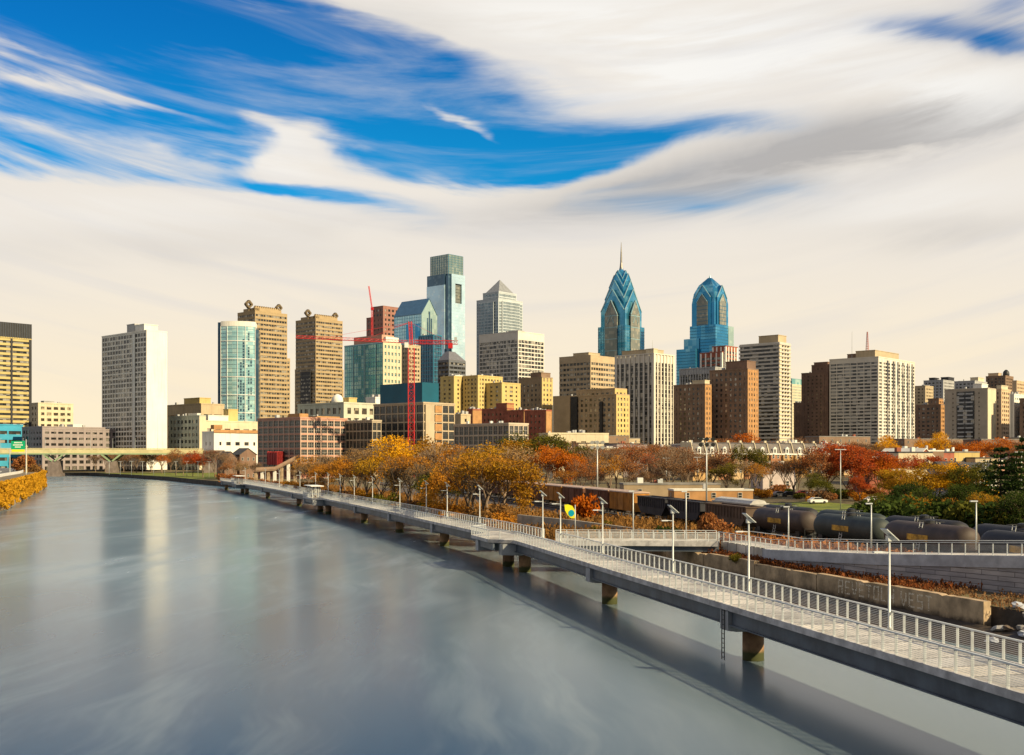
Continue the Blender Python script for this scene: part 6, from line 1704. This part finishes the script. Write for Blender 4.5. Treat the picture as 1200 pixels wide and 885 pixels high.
cw = {BRICKB.name: 'brown brick', BRICKD.name: 'dark brick', PINKM.name: 'pinkish', PEACH.name: 'peach', MAUVE.name: 'grey', CREAM.name: 'cream', WHITM.name: 'white', YELST.name: 'yellow', TAN.name: 'tan', BRICKR.name: 'red brick'}
rf = {ROOFW.name: 'white-roofed', ROOFD.name: 'dark-roofed', ROOFG.name: 'grey-roofed'}
for k, (px, Z, wd, hg, wl_, rm) in enumerate(lows):
    house('low_rowhouse', '%s %s rowhouse block, %s along from the market hall' % (rf[rm.name], cw[wl_.name], ORD[k]), px, Z, wd, 12, hg, wl_, 'flat', rm, 10 + (k * 13) % 25, max(3, int(wd / 5)), max(2, int(hg / 4)), 'low rowhouse blocks below the towers', chim=False)
for k, (px, Z, wd, hg, wl_) in enumerate(((150, 900, 40, 9, MAUVE), (100, 960, 60, 9, BRICKB), (60, 980, 50, 11, BRICKR), (215, 905, 30, 8, CREAM), (660, 760, 50, 22, BRICKB), (690, 780, 40, 20, TAN), (770, 760, 30, 14, CREAM), (20, 1000, 50, 12, MAUVE), (1060, 740, 60, 16, BRICKB), (1150, 700, 50, 15, BRICKD), (960, 720, 40, 18, BRICKB), (1200, 720, 50, 16, TAN))):
    house('low_block', '%s low block behind the street trees, %s along from the white slab' % (cw[wl_.name], ORD[k]), px, Z, wd, 16, hg, wl_, 'flat', ROOFG, 20, int(wd / 6), max(2, int(hg / 4)), 'low street blocks')

# ------------------------------------------------------------------ poles, lawn furniture, cars
def pole(label, px, ytop, Z, kind, group):
    x = PX(px, Z); zb = gz(x, Z); h = PZ(ytop, Z) - zb
    s = thing('floodlight_mast' if kind == 'flood' else 'street_lamp', label, 'lamp post', (x, Z, zb), 0, group)
    m = MB(); m.lathe([(.22 if kind == 'flood' else .13, 0), (.12 if kind == 'flood' else .08, h)], 8); m.build('pole', STEEL, s, True)
    if kind == 'flood':
        for i in range(6):
            m = MB(); xx = (i % 3 - 1) * 1.4; zz = h - (i // 3) * 1.3; m.tube((xx, -.5, zz - .15), (xx, .1, zz), .5, .22, 10); m.build('floodlight', DARK if px > 800 and px < 900 else STEEL, s)
        m = MB(); m.box(-1.9, 1.9, .1, .25, h - .1, h + .05); m.box(-1.9, 1.9, .1, .25, h - 1.4, h - 1.25); m.build('crossarm', STEEL, s)
    else:
        m = MB(); m.box(-1.2, 1.2, -.12, .12, h - .05, h + .1); m.build('lamp_head', RAILM, s)
for px, yt, Z, kd, lab in ((828, 514, 255, 'flood', 'tall floodlight mast with a dark lamp cluster behind the hopper wagons'), (700, 518, 290, 'flood', 'tall floodlight mast in front of the park trees near the boxcars'), (985, 527, 240, 'lamp', 'tall pale lamp mast by the red trees on the lawn'),
                           (781, 537, 330, 'lamp', 'slim double-headed lamp between the park trees, nearer the tan building'), (817, 536, 335, 'lamp', 'slim double-headed lamp between the park trees, nearer the floodlight mast'), (931, 548, 300, 'lamp', 'slim lamp before the pinkish white building'),
                           (1197, 530, 200, 'lamp', 'lamp among the pines at the picture edge'), (1155, 540, 250, 'lamp', 'lamp beside the white-windowed house')):
    pole(lab, px, yt, Z, kd, 'lamp posts behind the railway')
k = 0
for px in range(128, 262, 13):
    pole('park lamp on the far bank promenade, %s counted from the road bridge' % ORD[k], px, 541, 720 - (px - 128) * .9, 'lamp', 'promenade lamps on the far bank'); k += 1

def car(label, col, px, Z, rz, zc=None):
    x = PX(px, Z); s = thing('parked_car', label, 'car', (x, Z, gz(x, Z) if zc is None else zc), rz, 'cars')
    m = MB(); m.prof([(-2.2, .3), (2.2, .3), (2.25, .75), (1.9, .9), (1.0, .98), (.4, 1.42), (-1.1, 1.45), (-1.8, .98), (-2.2, .9)], -.85, .85, 'y'); m.build('body', col, s)
    m = MB(); m.prof([(.93, 1.0), (.42, 1.36), (-1.06, 1.39), (-1.65, 1.0)][::-1], -.87, .87, 'y'); m.build('windows', GLASSD, s)
    for dx_ in (-1.4, 1.35):
        for y in (-.8, .8): m = MB(); m.tube((dx_, y - .1, .32), (dx_, y + .1, .32), .32, .32, 12); m.build('wheel', BLACKM, s)
CW, CK, CR, CS = M('car_white', (.7, .7, .7), .3, 0, .05), M('car_black', (.02, .02, .025), .3, 0, .05), M('car_red', (.3, .03, .03), .3), M('car_silver', (.4, .41, .42), .3, .5)
car('white car parked at the edge of the lawn beside the floodlight mast', CW, 958, 262, .2); car('silver car parked near the evergreens at the end of the lawn', CS, 1036, 252, .3); car('black car parked below the pinkish white building', CK, 926, 300, .1); car('dark red car parked behind the bare trees near the lawn', CR, 942, 305, .15)

# ------------------------------------------------------------------ road bridge on the far reach
A0, A1 = Vector((-560, 730)), Vector((-222, 801)); DA = (A1 - A0).normalized(); LA = (A1 - A0).length; AR = math.atan2(DA.y, DA.x)
rb = thing('road_bridge', 'green and cream steel road bridge with V-shaped struts on stone piers', 'bridge', (A0.x, A0.y, 0), AR)
BSTE = M('bridge_green_steel', (.25, .34, .20), .6, .1, .15, .3); BCRM = M('bridge_cream_girder', (.52, .46, .26), .6, 0, .15, .2); BSTO = M('bridge_stone', (.17, .135, .12), .9, 0, .3, .4, .3)
zd = PZ(527.5, 790)
m = MB(); m.box(0, LA, -8, 8, zd - .8, zd - .02); m.build('deck', DECKM, rb)
m = MB()
for y in (-8.3, 8.0): m.box(0, LA, y, y + .3, zd - 2.3, zd + .3)
m.build('girder', BCRM, rb)
m = MB()
for y in (-8.6, 8.2): m.box(0, LA, y, y + .4, zd - 3.2, zd - 2.31)
m.build('lower_flange', BSTE, rb)
m = MB()
for y in (-8.2, 8.1):
    for z in (.55, .85, 1.15): m.box(0, LA, y, y + .1, zd + z, zd + z + .1)
    for i in range(int(LA / 3)): m.box(i * 3, i * 3 + .12, y + .11, y + .2, zd + .3, zd + 1.2)
m.build('railing', BCRM, rb)
def along(px):
    k = (px - 600) / FPX; return (k * A0.y - A0.x) / (DA.x - k * DA.y)
for px in (-16, 65, 132):
    t_ = along(px); m = MB(); hp = 11.0
    m.box(t_ - 3.6, t_ + 3.6, -8, 8, -2, hp); m.box(t_ - 4.8, t_ + 4.8, -8.6, 8.6, -2.1, 2.2); m.build('stone_pier', BSTO, rb)
    for s_ in (-1, 1):
        for y in (-8.1, 8.1):
            m = MB(); m.bar((t_ + s_ * .8, y, hp - .3), (t_ + s_ * 6.5, y, zd - 3.1), .9, 1.0); m.build('strut', BSTE, rb)
for px in range(4, 232, 26):
    t_ = along(px); q = A0 + DA * t_ + Vector((DA.y, -DA.x)) * 7.6
    s = thing('bridge_lamp', 'thin lamp post on the road bridge railing, %s counted from the expressway' % ORD[px // 26], 'lamp post', (q.x, q.y, zd), AR, 'lamp posts on the road bridge')
    m = MB(); m.lathe([(.13, 0), (.08, 8)], 6); m.build('pole', STEEL, s); m = MB(); m.box(-.15, .15, 0, 2.0, 7.9, 8.05); m.build('lamp_head', STEEL, s)
m = MB(); m.box(LA + .1, LA + 14, -9, 9, -2, zd - .1); m.build('abutment', BSTO, rb)

# ------------------------------------------------------------------ expressway on the near west bank
WPT = [(-66, 60, 7.02), (-99, 180, 7.02), (-134, 293, 7.02), (-168, 385, 7.02), (-203, 480, 7.02), (-222, 522, 7.02)]
xs = dense(WPT, 12)
wl2 = thing('river_wall', 'concrete river wall below the expressway, hung with yellow ivy', 'wall')
m = MB(); path_strip(m, xs, -.5, .3, -9, .1); m.build('wall_face', CONC, wl2)
mb = MB(); r = random.Random(8)
for _ in range(15000):
    t_ = r.random() ** .8; i = min(len(xs) - 2, int(t_ * (len(xs) - 1))); p = Vector(xs[i]).lerp(Vector(xs[i + 1]), r.random())
    d = (Vector(xs[i + 1]) - Vector(xs[i])).normalized(); n = Vector((d.y, -d.x, 0))
    z = r.uniform(1.2 + .8 * math.sin(p.y * .3), 7.6); bul = .5 + 1.2 * (mnoise.noise(Vector((p.y * .09, z * .3, 1))) + .6)
    leaf(mb, Vector((p.x, p.y, z)) + n * r.uniform(.3, max(.5, bul)), r.uniform(.35, .7), r)
mb.build('ivy', L_IVY, wl2)
rd = catmull([(-85, 40), (-118, 180), (-153, 293), (-187, 385), (-222, 480), (-262, 560), (-330, 640)], 12)
rpts2 = [(p.x, p.y, 7.03) for p in rd]
m = MB(); path_strip(m, rpts2, -9, 9, -.4, .005); struct(m.build('expressway', M('asphalt', (.13, .125, .12), .9, 0, .2, .2)))
m = MB()
for o_ in (-8.2, 8.2, -.3, .1): path_strip(m, rpts2, o_, o_ + .18, .009, .013)
struct(m.build('road_markings', WHITP))
for o_, lab in ((9.2, 'long pale concrete crash barrier along the river edge of the expressway'), (-10.4, 'pale concrete barrier on the far side of the expressway')):
    bz = thing('crash_barrier', lab, 'barrier'); m = MB(); path_strip(m, rpts2, o_, o_ + .35, -.3, 1.0); m.build('barrier_wall', WHITM, bz)
rmp = thing('ramp_viaduct', 'curving pale concrete ramp beside the expressway at the picture edge', 'ramp')
rq = [(-190, 330, 8), (-196, 365, 9), (-206, 400, 10), (-222, 440, 11), (-246, 480, 12)]
m = MB(); path_strip(m, rq, -8, -.3, -.8, 0); m.build('deck', DECKM, rmp); m = MB(); path_strip(m, rq, -.29, .1, -1.1, 1.1); m.build('parapet', WHITM, rmp); m = MB(); path_strip(m, rq, -5, -3, -9, -.81); m.build('support_wall', CONC, rmp)
gs = thing('gantry_sign', 'green road sign with white lettering and a yellow tab on two tall posts', 'road sign', (PX(21, 428), 428, 7.0), rad(14))
for x in (-2.9, 2.9): m = MB(); m.tube((x, .2, -.3), (x, .2, 13.6 if x > 0 else 10), .16, .14, 8); m.build('post', STEEL, gs)
SG = M('sign_green', (.0, .30, .14), .5, 0, .08); SY = M('sign_yellow', (.75, .62, .02), .5, 0, .05)
m = MB(); m.box(-2.4, 2.6, -.15, 0, 9.7, 13.0); m.build('sign_panel', SG, gs)
m = MB(); m.box(-2.2, 2.4, -.16, -.02, 8.8, 9.65); m.build('exit_tab', SY, gs)
m = MB()
for z, wd in ((12.1, 2.6), (11.2, 3.4), (10.4, 2.0)):
    x = -wd / 2
    while x < wd / 2: m.box(x, x + .22, -.19, -.151, z, z + .45); x += .36
m.build('lettering', WHITP, gs)
tw = thing('overhead_line_mast', 'slim yellowish steel post at the tip of the ivy-covered bank', 'post', (PX(31, 470), 470, 7)); m = MB(); m.tube((0, 0, -.5), (0, 0, 12), .3, .25, 8); m.box(-.6, .6, -.1, .1, 11, 11.3); m.build('pole', BCRM, tw)
for k, (px, Z, h) in enumerate(((34, 500, 8), (27, 515, 9), (38, 525, 6))):
    plant(SHRUB, (L_BRUSH, L_RUST, L_BROWN)[k], PX(px, Z), Z, h, '%s shrub at the tip of the ivy-covered bank' % ('dry orange', 'tall rusty', 'small brown')[k], 'shrubs at the bank tip', 1, z=3.0 if k != 1 else 6.5, name='shrub', cat='shrub')

# footbridge ramp stepping down to the far boardwalk beside the pink loft
fb = thing('ramp_bridge', 'sloping railed ramp bridge on pale piers below the pink loft', 'footbridge')
fp = [(PX(300, 520), 520, PZ(551, 520)), (PX(322, 522), 522, PZ(550, 522)), (PX(346, 524), 524, PZ(537.5, 524))]
m = MB(); path_strip(m, fp, -1.8, 1.8, -.7, 0); m.build('deck', M('ramp_brown', (.22, .15, .10), .8), fb)
m = MB(); path_strip(m, fp, -1.9, -1.82, 0, 1.2); path_strip(m, fp, 1.82, 1.9, 0, 1.2); m.build('parapet', M('ramp_rail', (.30, .2, .14), .7), fb)
for k in range(7):
    p = Vector(fp[0]).lerp(Vector(fp[1]), k / 3) if k < 3 else Vector(fp[1]).lerp(Vector(fp[2]), (k - 3) / 3)
    m = MB(); m.box(p.x - .6, p.x + .6, p.y - 1, p.y + 1, 0, p.z - .72); m.build('pier', WHITM if k % 2 else CONC, fb)

k = 0
for px, Z, cl_, nm_ in ((742, 300, CW, 'white'), (756, 302, CK, 'black'), (771, 301, CS, 'silver'), (846, 303, CK, 'black'), (858, 302, CR, 'dark red'), (872, 303, CS, 'silver'), (886, 301, CW, 'white'), (902, 302, CK, 'black'), (914, 300, CS, 'silver'), (954, 304, CW, 'white'), (968, 303, CK, 'black'), (1024, 262, CW, 'white'), (1048, 255, CS, 'silver')):
    car('%s car in the street behind the train, %s along from the tan building' % (nm_, ORD[k]), cl_, px, Z, .12 + .05 * (k % 3)); k += 1
fn = thing('park_fence', 'low dark wire fence along the park edge behind the freight train', 'fence')
fpt = [(PX(px, Z), Z, gz(PX(px, Z), Z)) for px, Z in ((640, 300), (735, 268), (900, 230), (1035, 206))]
fpt = dense(fpt, 3.0); m = MB(); path_strip(m, fpt, -.02, .02, 1.25, 1.32); path_strip(m, fpt, -.02, .02, .2, .26); m.build('wires', DARK, fn)
m = MB()
for p in fpt: m.box(p[0] - .05, p[0] + .05, p[1] - .05, p[1] + .05, p[2] - .2, p[2] + 1.35)
m.build('fence_rail', DARK, fn)
